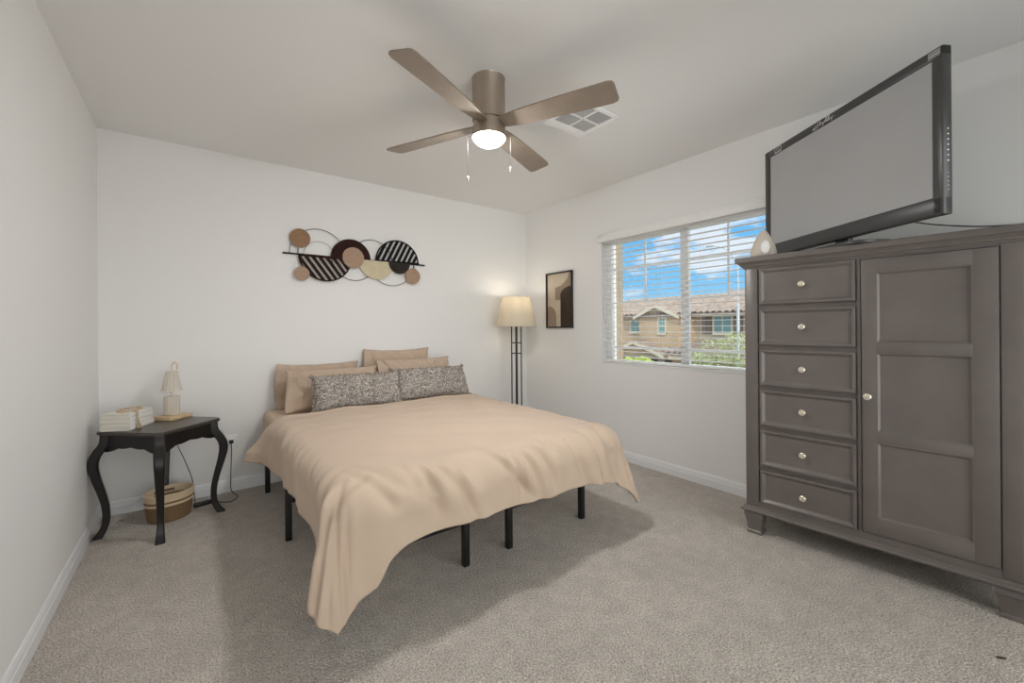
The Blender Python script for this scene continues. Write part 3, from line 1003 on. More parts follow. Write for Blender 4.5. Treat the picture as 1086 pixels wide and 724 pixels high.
def boucle_cushion(label, loc, lean, w, h, t, seed, rz=0, roll=0):
    vs, fs = pillow_mesh(w, h, t, nx=90, ny=46, seed=seed, wr=0.004, pinch=0.04)
    r = np.random.default_rng(seed + 9)
    # looped yarn surface
    V = np.array(vs)
    V += r.normal(0, 0.0022, V.shape)
    o = MB().add(V.tolist(), fs).build('boucle_cushion', M['boucle'], ang=180)
    # loose yarn loops over the face and round the edge
    mb = MB()
    for k in range(700):
        u, v = r.uniform(-1, 1, 2)
        if k < 260:
            s = r.integers(4)
            if s == 0: u = -1
            elif s == 1: u = 1
            elif s == 2: v = -1
            else: v = 1
        prof = max((1 - abs(u) ** 2.6) * (1 - abs(v) ** 2.4), 0) ** 0.42
        p = Vector((u * w / 2 * 0.985, v * h / 2 * 0.985, t / 2 * prof))
        nrm = Vector((u * abs(u) ** 3 * 0.9, v * abs(v) ** 3 * 0.9, 0.5 * prof + 0.1)).normalized()
        tg = Vector(r.normal(0, 1, 3)); tg = (tg - nrm * tg.dot(nrm)).normalized()
        l_ = r.uniform(0.004, 0.011)
        mb.tube([p - tg * l_, p + nrm * l_ * 0.9 - tg * l_ * 0.5, p + nrm * l_ * 1.1 + tg * l_ * 0.5, p + tg * l_], 0.0019, 4)
    y_ = mb.build('yarn_loops', M['boucle'], o, ang=180)
    y_['kind'] = 'stuff'
    for sx in (-1, 1):
        for sy in (-1, 1):
            c = Vector((sx * (w / 2 + 0.008), sy * (h / 2 + 0.006), 0))
            tm = MB()
            for k in range(70):
                d = Vector(r.normal(0, 1, 3)).normalized()
                q = d * r.uniform(0.014, 0.022)
                tm.tube([c, c + q * 0.6 + Vector(r.normal(0, 0.002, 3)), c + q], [0.0022, 0.002, 0.0012], 4)
            tm.build('tassel', M['boucle'], o, ang=180)
    tag(o, label, 'cushion', 'speckled boucle cushions')
    place(o, loc, lean, rz, roll)
    return o
boucle_cushion('speckled grey boucle cushion nearer the side table, at the head of the bed', (0.945, 3.095, 0.712), 62, 0.61, 0.255, 0.15, 11, rz=-7)
boucle_cushion('speckled grey boucle cushion nearer the floor lamp, at the head of the bed', (1.555, 3.150, 0.716), 60, 0.65, 0.265, 0.15, 12, rz=2, roll=-1)

# ------------------------------------------------------------------ nightstand: square table set cornerwise
NX, NY = -0.165, 3.272
ns = thing('nightstand_table', 'black cabriole leg side table set cornerwise in the corner', 'side table', (NX, NY, 0))
hd = 0.297
def diamond(r, ch):
    """square with clipped corners, corners on the axes"""
    out = []
    for k in range(4):
        a = math.radians(90 * k)
        d, p = Vector((math.cos(a), math.sin(a))), Vector((-math.sin(a), math.cos(a)))
        for s in (-1, 1):
            q = d * (r - ch) + p * s * ch
            out.append((q.x, q.y))
    return out
bm = bmesh.new()
vs = [bm.verts.new((x, y, 0.582)) for x, y in diamond(hd + 0.006, 0.02)]
f_ = bm.faces.new(vs)
g_ = bmesh.ops.extrude_face_region(bm, geom=[f_])
for v in g_['geom']:
    if isinstance(v, bmesh.types.BMVert): v.co.z = 0.603
bmesh.ops.bevel(bm, geom=[e for e in bm.edges if abs(e.verts[0].co.z - e.verts[1].co.z) < 1e-6], offset=0.006, segments=3, affect='EDGES')
MB().bm(bm).build('table_top', M['tabletop'], ns)
# aprons with scalloped lower edge
for k in range(4):
    a = math.radians(90 * k)
    A_ = Vector((math.cos(a), math.sin(a), 0)) * 0.243
    B_ = Vector((math.cos(a + PI / 2), math.sin(a + PI / 2), 0)) * 0.243
    ex = (B_ - A_).normalized()
    ln = (B_ - A_).length
    nrm = Vector((ex.y, -ex.x, 0))
    poly = [(0, 0.583)]
    nseg = 40
    low = []
    for i in range(nseg + 1):
        t_ = i / nseg
        m_ = abs(2 * t_ - 1)          # 0 middle .. 1 ends
        z = 0.512 - 0.030 * m_ ** 2.2 - 0.011 * abs(math.sin(PI * 4.0 * t_)) * (0.4 + 0.6 * m_)
        low.append((t_ * ln, z))
    poly = [(ln, 0.583), (0, 0.583)] + low
    mb = MB()
    n = len(low)
    for i in range(n - 1):
        q = [(low[i][0], low[i][1]), (low[i + 1][0], low[i + 1][1]), (low[i + 1][0], 0.583), (low[i][0], 0.583)]
        mb.prism(q, A_, ex, (0, 0, 1), nrm, -0.004, 0.014)
    mb.build('apron', M['black'], ns, smooth=False)
for k in range(4):
    a = 90 * k
    ca, sa = math.cos(math.radians(a)), math.sin(math.radians(a))
    #  (z, radius of the axis, half width)
    prof = [(0.583, 0.243, 0.030), (0.535, 0.247, 0.030), (0.495, 0.272, 0.029), (0.45, 0.295, 0.027), (0.40, 0.300, 0.025), (0.33, 0.287, 0.022), (0.25, 0.266, 0.0195), (0.17, 0.250, 0.018), (0.10, 0.248, 0.0175), (0.05, 0.258, 0.019), (0.022, 0.272, 0.022), (0.0, 0.286, 0.024)]
    P = catmull([(r, w_, z) for z, r, w_ in prof], 4)
    mb = MB()
    vs, fs = [], []
    for q in P:
        r, w_, z = q
        t_ = w_ * 0.92
        for (dr_, ds) in ((-t_, -t_ * 0.72), (-t_ * 0.72, -t_), (t_ * 0.72, -t_), (t_, -t_ * 0.72), (t_, t_ * 0.72), (t_ * 0.72, t_), (-t_ * 0.72, t_), (-t_, t_ * 0.72)):
            # a square leg whose faces follow the table's sides is turned 45 degrees to the diagonal
            x, y = r + dr_, ds
            vs.append((x * ca - y * sa, x * sa + y * ca, z))
    m8 = len(P)
    for i in range(m8 - 1):
        for j in range(8):
            fs.append((i * 8 + j, i * 8 + (j + 1) % 8, (i + 1) * 8 + (j + 1) % 8, (i + 1) * 8 + j))
    fs += [tuple(range(8)), tuple(range((m8 - 1) * 8, m8 * 8))]
    mb.add(vs, fs).build('leg', M['black'], ns, ang=30)
TZ = 0.603

# books: a stack of four with pale covers
ba = math.atan2(0.907, 0.42)
bd = Vector((0.42, 0.907, 0)); bs = Vector((-0.907, 0.42, 0))
bz = TZ
book_labels = ['white hardback lying at the bottom of the book stack on the side table',
               'white hardback second from the bottom of the book stack on the side table',
               'white hardback second from the top of the book stack on the side table',
               'white hardback on top of the book stack, under the bead garland']
for k, (bw_, bl_, bh_, off) in enumerate(((0.150, 0.215, 0.026, 0.0), (0.148, 0.212, 0.024, 0.002), (0.149, 0.208, 0.025, 0.001), (0.143, 0.205, 0.022, 0.004))):
    b_ = thing('book', book_labels[k], 'book', (-0.300, 3.172, bz), ba, 'white books on the side table')
    # local x along the spine direction, y across (towards the left wall)
    c_ = 0.0022
    mb = MB().box((0, off, 0), (bl_, bw_, c_), bev=0.0008).box((0, off, bh_ - c_), (bl_, bw_, bh_ - 0.0003), bev=0.0008)
    mb.box((0, off, 0), (bl_, off + c_, bh_ - 0.0003), bev=0.0008)
    mb.build('cover', M['book'], b_)
    MB().box((0.004, off + c_, c_), (bl_ - 0.004, bw_ - 0.004, bh_ - c_)).build('pages', M['page'], b_, smooth=False)
    bz += bh_
# garland of wooden beads with a jute tassel over the stack
gl = thing('bead_garland', 'wooden bead garland with a jute tassel draped over the white books', 'bead garland', (-0.300, 3.172, TZ), ba)
zt = bz - TZ
path = []
for t_ in np.linspace(0, 1, 60):
    a = t_ * 2 * PI
    path.append((0.105 + 0.072 * math.cos(a) , 0.062 + 0.045 * math.sin(a), zt + 0.0065))
for i in range(30):
    p = path[i * 2]
    MB().lathe([(0.0, -0.006), (0.004, -0.0045), (0.006, 0), (0.004, 0.0045), (0.0, 0.006)], 10, p).build('bead', M['bead'], gl)
drop = catmull([(0.035, 0.045, zt + 0.0065), (0.045, 0.010, zt + 0.0065), (0.0455, -0.0045, zt + 0.0065), (0.046, -0.0095, zt - 0.002), (0.046, -0.010, zt - 0.030), (0.046, -0.011, zt - 0.045)], 5)
for p in drop[::2]:
    MB().lathe([(0.0, -0.006), (0.004, -0.0045), (0.006, 0), (0.004, 0.0045), (0.0, 0.006)], 10, tuple(p)).build('bead', M['bead'], gl)
mb = MB()
for i in range(46):
    a = random.uniform(0, 2 * PI)
    s = random.uniform(0.2, 1)
    tx, ty = 0.046 + 0.017 * s * math.cos(a), -0.018 + 0.013 * s * math.sin(a)
    ty = min(ty, -0.004)
    mb.tube([(0.046, -0.013, zt - 0.046), (0.046 + 0.5 * (tx - 0.046), -0.013 + 0.5 * (ty + 0.013), 0.026), (tx, ty, 0.0022 + 0.003 * random.random())], 0.0014, 4)
mb.lathe([(0.004, 0), (0.006, 0.004), (0.006, 0.010), (0.004, 0.014)], 10, (0.046, -0.013, zt - 0.06))
mb.build('tassel', M['jute'], gl)

# small table lamp with a ribbed glass body, on a pale wooden slab
tl = thing('table_lamp', 'small glass table lamp with ribbed shade and gold hook on a pale wooden base', 'table lamp', (-0.128, 3.440, TZ), math.radians(45))
MB().box((-0.078, -0.072, 0), (0.078, 0.072, 0.022), bev=0.003).build('base', M['palewood'], tl)
def ribbed_ring(prof, amp, ribs, n=108):
    mb = MB()
    vs, fs = [], []
    for z, r in prof:
        for i in range(n):
            a = 2 * PI * i / n
            k_ = 1 + amp * math.cos(ribs * a)
            vs.append((r * k_ * math.cos(a), r * k_ * math.sin(a), z))
    for j in range(len(prof) - 1):
        for i in range(n):
            fs.append((j * n + i, j * n + (i + 1) % n, (j + 1) * n + (i + 1) % n, (j + 1) * n + i))
    return mb.add(vs, fs)
ribbed_ring([(0.0225, 0.037), (0.026, 0.0405), (0.085, 0.0415), (0.138, 0.0405), (0.144, 0.037), (0.147, 0.020), (0.148, 0.004)], 0.03, 18).build('glass_body', M['ribbed'], tl)
MB().tube(catmull([(0, 0, 0.0225), (0, 0, 0.12), (0, 0, 0.24), (0, 0, 0.325), (0.003, -0.003, 0.346), (0.011, -0.011, 0.356), (0.019, -0.019, 0.346), (0.020, -0.020, 0.325), (0.018, -0.018, 0.312)], 6), 0.0036, 10).build('stem', M['gold'], tl)
ribbed_ring([(0.176, 0.0535), (0.21, 0.047), (0.25, 0.039), (0.29, 0.031), (0.300, 0.028), (0.303, 0.020), (0.304, 0.004)], 0.035, 18).build('lamp_shade', M['ribbed'], tl)
MB().lathe([(0.004, 0.20), (0.014, 0.205), (0.017, 0.225), (0.010, 0.25), (0.005, 0.27)], 16).build('bulb', M['whiteplastic'], tl)

# basket beneath the table
bk = thing('woven_basket', 'oval seagrass basket with a cream rope rim under the side table', 'basket', (-0.140, 3.365, 0), math.radians(18))
SXO, SYO = 1.0, 0.84
MB().lathe([(0.0, 0.004), (0.100, 0.0), (0.108, 0.006), (0.114, 0.05), (0.1185, 0.098), (0.1135, 0.098), (0.104, 0.012), (0.0, 0.012)], 56, sx=SXO, sy=SYO).build('body', M['seagrass'], bk)
def rope_band(name, z0, z1, m, grow=0.0):
    prof = []
    k = max(3, int((z1 - z0) / 0.006))
    for i in range(k):
        z = z0 + (z1 - z0) * (i + 0.5) / k
        for d in (-0.5, -0.25, 0, 0.25, 0.5):
            prof.append((0.1185 + (z - 0.098) * 0.11 + grow + 0.0022 * math.cos(d * PI), z + d * (z1 - z0) / k))
    inner = [(0.1135 + (z1 - 0.098) * 0.11, z1), (0.1135 + (z0 - 0.098) * 0.11, z0)]
    return MB().lathe(prof + inner, 56, sx=SXO, sy=SYO, close=True).build(name, m, bk, ang=60)
rope_band('rim_band', 0.0985, 0.114, M['cotton_rope'])
rope_band('stripe', 0.1145, 0.126, M['brown_rope'])
rope_band('rim_band', 0.1265, 0.172, M['cotton_rope'])
# handle slot in the far long side
for s in (1,):
    mb = MB()
    rr = 0.1135 + 0.05 * 0.11 - 0.001
    poly = []
    a0 = 90 * s
    for sg, zz in ((1, 0.136), (-1, 0.152)):
        for i in range(13):
            a = math.radians(a0 + sg * (-26 + 52 * i / 12))
            poly.append((rr * SXO * math.cos(a), rr * SYO * math.sin(a), zz))
    n = 13
    vs = poly[:13] + list(reversed(poly[13:]))
    sc = 0.972
    vs2 = [(x * sc, y * sc, z) for x, y, z in vs]
    fs = [(i, i + 1, 13 + i + 1, 13 + i) for i in range(12)]
    fs2 = [(26 + q[3], 26 + q[2], 26 + q[1], 26 + q[0]) for q in fs]
    rim = [(i, 26 + i, 26 + i + 1, i + 1) for i in range(12)] + [(13 + i, 13 + i + 1, 39 + i + 1, 39 + i) for i in range(12)]
    mb.add(vs + vs2, fs + fs2 + rim)
    mb.build('handle_slot', M['brown_rope'], bk)

# outlet, charger lead
ol = thing('wall_outlet', 'white double outlet plate on the back wall beside the side table', 'outlet', (0.195, YB, 0.345))
MB().box((-0.038, -0.007, -0.062), (0.038, -0.0005, 0.062), bev=0.003).build('cover_plate', M['whiteplastic'], ol)
for z in (-0.02, 0.02):
    MB().lathe([(0.0165, 0), (0.0165, 0.0025), (0.015, 0.0035), (0, 0.0035)], 24).xf(Matrix.Translation((0, -0.007, z)) @ Matrix.Rotation(PI / 2, 4, 'X')).build('socket', M['white'], ol)
pc = thing('power_cord', 'black power cord with inline adapter running from the outlet along the carpet', 'power cord', (0.195, 3.60, 0.362))
MB().box((-0.013, -0.014, -0.011), (0.013, 0.0205, 0.011), bev=0.004).build('plug', M['cord'], pc)
P0_ = Vector((0.195, 3.60, 0.362))
cpts = [(0.195, 3.588, 0.352), (0.195, 3.585, 0.28), (0.190, 3.588, 0.12), (0.19, 3.585, 0.03), (0.205, 3.55, 0.006), (0.222, 3.47, 0.005), (0.185, 3.395, 0.005), (0.13, 3.42, 0.005), (0.095, 3.455, 0.009), (0.080, 3.462, 0.012)]
MB().tube([p - P0_ for p in catmull(cpts, 8)], 0.0028, 8).build('cable', M['cord'], pc)
ab = MB().box((-0.052, -0.019, 0.0), (0.052, 0.019, 0.024), bev=0.006)
ab.xf(Matrix.Translation(Vector((0.030, 3.452, 0.001)) - P0_) @ Matrix.Rotation(math.radians(12), 4, 'Z')).build('adapter', M['cord'], pc)
cp2 = [(-0.020, 3.442, 0.012), (-0.012, 3.485, 0.008), (-0.015, 3.56, 0.012), (-0.03, 3.595, 0.15), (-0.075, 3.600, 0.30), (-0.115, 3.602, 0.42), (-0.125, 3.603, 0.52), (-0.128, 3.60, 0.60), (-0.128, 3.572, 0.6085), (-0.128, 3.550, 0.6065)]
MB().tube([p - P0_ for p in catmull(cp2, 8)], 0.0022, 8).build('lead', M['cord'], pc)

# ------------------------------------------------------------------ floor lamp
LX, LY = 2.607, 3.35
fl = thing('floor_lamp', 'black three bar floor lamp with glowing cream shade in the corner', 'floor lamp', (LX, LY, 0))
MB().lathe([(0.0, 0), (0.135, 0.0), (0.137, 0.006), (0.134, 0.018), (0.10, 0.024), (0.0, 0.025)], 40).build('base', M['blackmetal'], fl)
dirv = Vector((math.cos(YAW), -math.sin(YAW), 0))
for off, th_ in ((-0.049, 0.0065), (0.0, 0.012), (0.049, 0.0065)):
    c = dirv * off
    top = 1.30 if off == 0 else 1.205
    mb = MB().box((-th_, -th_, 0.02), (th_, th_, top), bev=0.0015)
    mb.xf(Matrix.Translation(c) @ Matrix.Rotation(-YAW, 4, 'Z')).build('upright', M['blackmetal'], fl)
for z in (1.200, 1.012, 0.905, 0.30, 0.20):
    MB().box((-0.049, -0.0045, z - 0.0055), (0.049, 0.0045, z + 0.0055), bev=0.001).xf(Matrix.Rotation(-YAW, 4, 'Z')).build('crossbar', M['blackmetal'], fl)
MB().lathe([(0.008, 1.28), (0.016, 1.285), (0.016, 1.33), (0.013, 1.335)], 20).build('lamp_socket', M['gold'], fl)
MB().lathe([(0.012, 1.335), (0.016, 1.35), (0.028, 1.375), (0.030, 1.395), (0.022, 1.418), (0.0, 1.425)], 24).build('bulb', M['bulb'], fl)
sh = MB().lathe([(0.208, 1.178), (0.1385, 1.478), (0.1365, 1.478), (0.206, 1.178)], 64, close=True).build('lamp_shade', M['shade'], fl)
mb = MB()
for z, r in ((1.180, 0.207), (1.476, 0.1375)):
    mb.tube([(r * math.cos(a), r * math.sin(a), z) for a in np.linspace(0, 2 * PI, 64, endpoint=False)], 0.0026, 6, closed=True)
for k in range(3):
    a = 2 * PI * k / 3 + 0.4
    mb.tube([(0.012 * math.cos(a), 0.012 * math.sin(a), 1.462), (0.1365 * math.cos(a), 0.1365 * math.sin(a), 1.474)], 0.0018, 6)
mb.tube([(0.014 * math.cos(a), 0.014 * math.sin(a), 1.462) for a in np.linspace(0, 2 * PI, 20, endpoint=False)], 0.002, 6, closed=True)
mb.tube(catmull([(0.014, 0, 1.335), (0.045, 0, 1.37), (0.045, 0, 1.42), (0.012, 0, 1.462)], 5), 0.0016, 6)
mb.tube(catmull([(-0.014, 0, 1.335), (-0.045, 0, 1.37), (-0.045, 0, 1.42), (-0.012, 0, 1.462)], 5), 0.0016, 6)
mb.build('shade_harp', M['shade'], fl)
pl = bpy.data.lights.new('lamp_bulb_light', 'POINT')
pl.energy = LAMP_POWER
pl.color = (1.0, 0.93, 0.81)
pl.shadow_soft_size = 0.03
plo = bpy.data.objects.new('lamp_bulb_light', pl)
COL.objects.link(plo)
plo.location = (0, 0, 1.45)
plo.parent = fl

# ------------------------------------------------------------------ framed print on the right wall
PY0, PY1, PZ0, PZ1 = 2.893, 3.276, 1.160, 1.732
pf = thing('framed_print', 'abstract arch print in a slim dark frame beside the window', 'picture', (XR, (PY0 + PY1) / 2, (PZ0 + PZ1) / 2))
pw, phh = (PY1 - PY0) / 2, (PZ1 - PZ0) / 2
mb = MB()
fb = 0.014
mb.box((-0.024, -pw, -phh), (-0.0005, -pw + fb, phh), bev=0.002).box((-0.024, pw - fb, -phh), (-0.0005, pw, phh), bev=0.002)
mb.box((-0.024, -pw, -phh), (-0.0005, pw, -phh + fb), bev=0.002).box((-0.024, -pw, phh - fb), (-0.0005, pw, phh), bev=0.002)
mb.build('picture_frame', M['frame'], pf)
# picture plane: u runs left to right for the viewer (towards -y), v up, 0..1
iw, ih = 2 * (pw - fb), 2 * (phh - fb)
def pt(u, v): return (pw - fb - u * iw, -phh + fb + v * ih)
def panel(name, poly, m, d):
    q = [pt(u, v) for u, v in poly]
    mb = MB().prism(q, (0, 0, 0), (0, 1, 0), (0, 0, 1), (-1, 0, 0), d, d + 0.0008)
    return mb.build(name, m, art, smooth=False)
art = MB().prism([pt(0, 0), pt(1, 0), pt(1, 1), pt(0, 1)], (0, 0, 0), (0, 1, 0), (0, 0, 1), (-1, 0, 0), 0.002, 0.008).build('print', M['pal_cream'], pf, smooth=False)
ell = lambda cx, cy, rx, ry, a0, a1: [(cx + rx * math.cos(math.radians(a0 + (a1 - a0) * i / 24)), cy + ry * math.sin(math.radians(a0 + (a1 - a0) * i / 24))) for i in range(25)]
panel('tan_block', [(0.33, 0.50), (0.33, 0.745), (0.42, 0.745)] + ell(0.30, 1.02, 0.60, 0.275, -70, -5) + [(1, 1), (1, 0.50)], M['pal_tan'], 0.0085)
panel('brown_arch', [(1, 0), (0.55, 0), (0.55, 0.58)] + [q for q in ell(1.02, 0.58, 0.47, 0.17, 180, 92)] + [(1, 0.75)], M['pal_brown'], 0.0095)
panel('taupe_arch', [(0, 0), (0.37, 0), (0.37, 0.20)] + ell(0.0, 0.20, 0.37, 0.20, 0, 90), M['pal_taupe'], 0.0095)

# ------------------------------------------------------------------ wall art above the bed
WAZ = 1.760
wa = thing('metal_wall_art', 'brown and tan half circle wall sculpture on a thin bar above the bed', 'wall art', (1.128, YB + 0.016, WAZ))
def wx(x): return x - 1.128
def wz(z): return z - WAZ
EX, EZ, NRM = (1, 0, 0), (0, 0, 1), (0, -1, 0)
MB().box((wx(0.533), -0.040, -0.006), (wx(1.722), -0.030, 0.006), bev=0.002).build('bar', M['ebony'], wa)
mb = MB()
for x in (0.70, 1.13, 1.56):
    mb.tube([(wx(x), -0.0165, 0), (wx(x), -0.036, 0)], 0.005, 10)
mb.build('wall_standoff', M['ebony'], wa)
def disc(name, cx, cz, r, m, d0, th_=0.007):
    MB().prism(arc((wx(cx), wz(cz)), r, 0, 360, 48)[:-1], (0, 0, 0), EX, EZ, NRM, d0, d0 + th_).build(name, m, wa, ang=30)
def half(cx, r, upper, cz=WAZ):
    return arc((wx(cx), wz(cz)), r, 0, 180, 36) if upper else arc((wx(cx), wz(cz)), r, 180, 360, 36)
def half_disc(name, cx, r, upper, m, d0, th_=0.006):
    MB().prism(half(cx, r, upper), (0, 0, 0), EX, EZ, NRM, d0, d0 + th_).build(name, m, wa, ang=30)
def striped(name, cx, r, upper, m, d0, slope, pitch, gap, th_=0.006):
    """half disc pierced by slanted slots: rim, flat edge and the bars left between"""
    mb = MB()
    rim = 0.011
    s = 1 if upper else -1
    c = (wx(cx), 0.0)
    a0, a1 = (0, 180) if upper else (180, 360)
    o_, i_ = arc(c, r, a0, a1, 36), arc(c, r - rim, a0, a1, 36)
    for k in range(36):
        mb.prism([o_[k], o_[k + 1], i_[k + 1], i_[k]], (0, 0, 0), EX, EZ, NRM, d0, d0 + th_)
    mb.prism([(c[0] - r, 0), (c[0] + r, 0), (c[0] + r, s * 0.014), (c[0] - r, s * 0.014)], (0, 0, 0), EX, EZ, NRM, d0, d0 + th_)
    inner = arc(c, r - rim + 0.001, a0, a1, 36)
    L_ = math.hypot(slope, 1)
    nx_, ny_ = 1 / L_, -slope / L_          # normal to bars that run along (slope, 1)
    k0 = nx_ * c[0]
    w_ = (pitch - gap)
    for j in range(-14, 15):
        lo_ = k0 + j * pitch - w_ / 2
        p = clip(clip(inner, nx_, ny_, lo_ + w_), -nx_, -ny_, -lo_)
        if len(p) >= 3:
            mb.prism(p, (0, 0, 0), EX, EZ, NRM, d0 + 0.0005, d0 + th_ - 0.0005)
    mb.build(name, m, wa, ang=30)
striped('striped_half_disc', 0.845, 0.205, False, M['umber'], 0.041, -0.72, 0.043, 0.019)
striped('striped_half_disc', 1.452, 0.203, True, M['ebony'], 0.041, 0.50, 0.043, 0.018)
half_disc('dark_half_disc', 1.045, 0.163, True, M['umber'], 0.0405)
half_disc('pale_half_disc', 1.262, 0.160, False, M['wood_cream'], 0.041)
half_disc('charcoal_half_disc', 1.466, 0.100, False, M['charcoal'], 0.0480)
disc('tan_disc', 1.060, 1.767, 0.088, M['wood_tan'], 0.0475)
disc('oak_disc', 0.654, 1.884, 0.074, M['wood_oak'], 0.044)
disc('tan_disc', 0.664, 1.605, 0.056, M['wood_tan'], 0.0475)
disc('tan_disc', 1.593, 1.648, 0.072, M['wood_tan'], 0.0475)
def wire(cx, r, a0, a1, m, rad=0.0026, d=0.036, cz=WAZ):
    pts = [(x, -d, z) for x, z in arc((wx(cx), wz(cz)), r, a0, a1, 48)]
    MB().tube(pts, rad, 8).build('wire_arc', m, wa)
wire(0.790, 0.210, 0, 180, M['wire'], cz=1.765)
wire(0.796, 0.115, 0, 180, M['palewire'])
wire(1.072, 0.182, 180, 360, M['wire'])
wire(1.222, 0.180, 0, 180, M['wire'])
wire(1.400, 0.208, 180, 360, M['wire'])
mb = MB().tube([(wx(0.640), -0.038, 0), (wx(0.640), -0.045, 0.10)], 0.003, 8)
mb.tube([(wx(0.664), -0.045, 0), (wx(0.664), -0.048, -0.12)], 0.003, 8).tube([(wx(1.610), -0.038, 0), (wx(1.610), -0.048, -0.08)], 0.003, 8)
mb.build('disc_stem', M['wire'], wa)

# ------------------------------------------------------------------ dresser (armoire chest), turned a little off the wall
DPHI = math.radians(-86.6)
ds = thing('dresser_chest', 'dark brown chest with six drawers and one tall panelled door under the television', 'dresser', (2.49, 1.03, 0), DPHI)
S0, S1, DEP = -0.045, 0.965, 0.375     # along the front, and depth to the back
DZ0, DZ1 = 0.150, 1.492
mb = MB()
mb.box((S0 + 0.006, 0.012, DZ0), (S1 - 0.006, DEP, DZ1))                                   # carcass
mb.box((S0, 0.0, DZ0), (0.022, 0.04, DZ1), bev=0.003)                              # posts
mb.box((0.898, 0.0, DZ0), (S1, 0.04, DZ1), bev=0.003)
mb.box((0.452, 0.003, DZ0), (0.466, 0.03, DZ1), bev=0.001)                               # middle stile
mb.box((0.02, 0.002, 1.478), (0.90, 0.03, DZ1))                                         # top rail
mb.box((0.02, 0.002, DZ0), (0.90, 0.03, 0.186))
mb.build('carcass', M['espresso'], ds)
# crown: two mouldings and the top board
def ringprofile(prof, s0, s1, y0, y1):
    """sweep (outset, z) round the front and both ends"""
    m = MB()
    n = len(prof)
    vs = []
    for (sx, yy) in ((s0, y1), (s0, y0), (s1, y0), (s1, y1)):
        for d, z in prof:
            x = sx - d if sx == s0 else sx + d
            y = yy - d if yy == y0 else yy
            vs.append((x, y, z))
    fs = []
    for k in range(3):
        for i in range(n - 1):
            fs.append((k * n + i, (k + 1) * n + i, (k + 1) * n + i + 1, k * n + i + 1))
    m.add(vs, fs)
    # lids
    m.add([vs[0], vs[n], vs[2 * n], vs[3 * n]], [(0, 1, 2, 3)])
    m.add([vs[n - 1], vs[2 * n - 1], vs[3 * n - 1], vs[4 * n - 1]], [(3, 2, 1, 0)])
    m.add([vs[i] for i in range(n)] + [vs[3 * n + i] for i in range(n)], [tuple([i for i in range(n)] + [2 * n - 1 - i for i in range(n)])])
    return m
ringprofile([(0.004, 1.488), (0.006, 1.494), (0.014, 1.499), (0.016, 1.506), (0.023, 1.511), (0.027, 1.516), (0.028, 1.518), (0.036, 1.520), (0.038, 1.524), (0.038, 1.545), (0.035, 1.550)], S0, S1, 0.0, DEP).build('top_board', M['espresso'], ds, ang=25)
ringprofile([(0.003, 0.118), (0.012, 0.120), (0.020, 0.126), (0.022, 0.134), (0.018, 0.141), (0.010, 0.145), (0.009, 0.149), (0.003, 0.153)], S0, S1, 0.0, DEP).build('base_moulding', M['espresso'], ds, ang=25)
for sc_ in (S0 + 0.040, S1 - 0.040):
    for yc in (0.035, DEP - 0.035):
        mb = MB()
        pr = [(0.045, 0.119), (0.047, 0.112), (0.047, 0.096), (0.043, 0.092), (0.042, 0.085), (0.040, 0.075), (0.033, 0.022), (0.033, 0.018), (0.037, 0.014), (0.037, 0.0)]
        vs, fs = [], []
        for h_, z in pr:
            vs += [(sc_ - h_, yc - h_, z), (sc_ + h_, yc - h_, z), (sc_ + h_, yc + h_, z), (sc_ - h_, yc + h_, z)]
        for k in range(len(pr) - 1):
            for j in range(4):
                fs.append((k * 4 + j, k * 4 + (j + 1) % 4, k * 4 + 4 + (j + 1) % 4, k * 4 + 4 + j))
        fs += [(0, 1, 2, 3), tuple(range(len(pr) * 4 - 4, len(pr) * 4))]
        mb.add(vs, fs).build('foot', M['espresso'], ds, ang=15)
def nested(mb, s0, s1, z0, z1, prof):
    """front panel: rectangles inset by i at depth y, then a flat centre"""
    vs, fs = [], []
    for i, y in prof:
        vs += [(s0 + i, y, z0 + i), (s1 - i, y, z0 + i), (s1 - i, y, z1 - i), (s0 + i, y, z1 - i)]
    for k in range(len(prof) - 1):
        for j in range(4):
            fs.append((k * 4 + j, k * 4 + (j + 1) % 4, k * 4 + 4 + (j + 1) % 4, k * 4 + 4 + j))
    k = len(prof) * 4 - 4
    fs.append((k, k + 1, k + 2, k + 3))
    return mb.add(vs, fs)
def knob(parent, s, z, y):
    mb = MB().lathe([(0.0075, 0.0), (0.0075, 0.008), (0.0065, 0.011), (0.012, 0.015), (0.0155, 0.019), (0.0155, 0.022), (0.012, 0.0245), (0.011, 0.0235), (0.007, 0.0235), (0.006, 0.025), (0.0, 0.0262)], 28)
    mb.xf(Matrix.Translation((s, y, z)) @ Matrix.Rotation(PI / 2, 4, 'X'))
    return mb.build('knob', M['knob'], parent)
for k in range(6):
    zc = 0.270 + 0.2224 * k
    z0, z1 = zc - 0.099, zc + 0.099
    if k == 0: z0 = zc - 0.085
    mb = nested(MB(), 0.029, 0.447, z0, z1, [(0.0, 0.03), (0.0, -0.004), (0.0025, -0.0075), (0.012, -0.0075), (0.015, -0.005), (0.024, 0.004), (0.0275, 0.005), (0.0275, 0.005)])
    d_ = mb.build('drawer', M['espresso'], ds, ang=12)
    knob(d_, 0.2305, zc, 0.005)
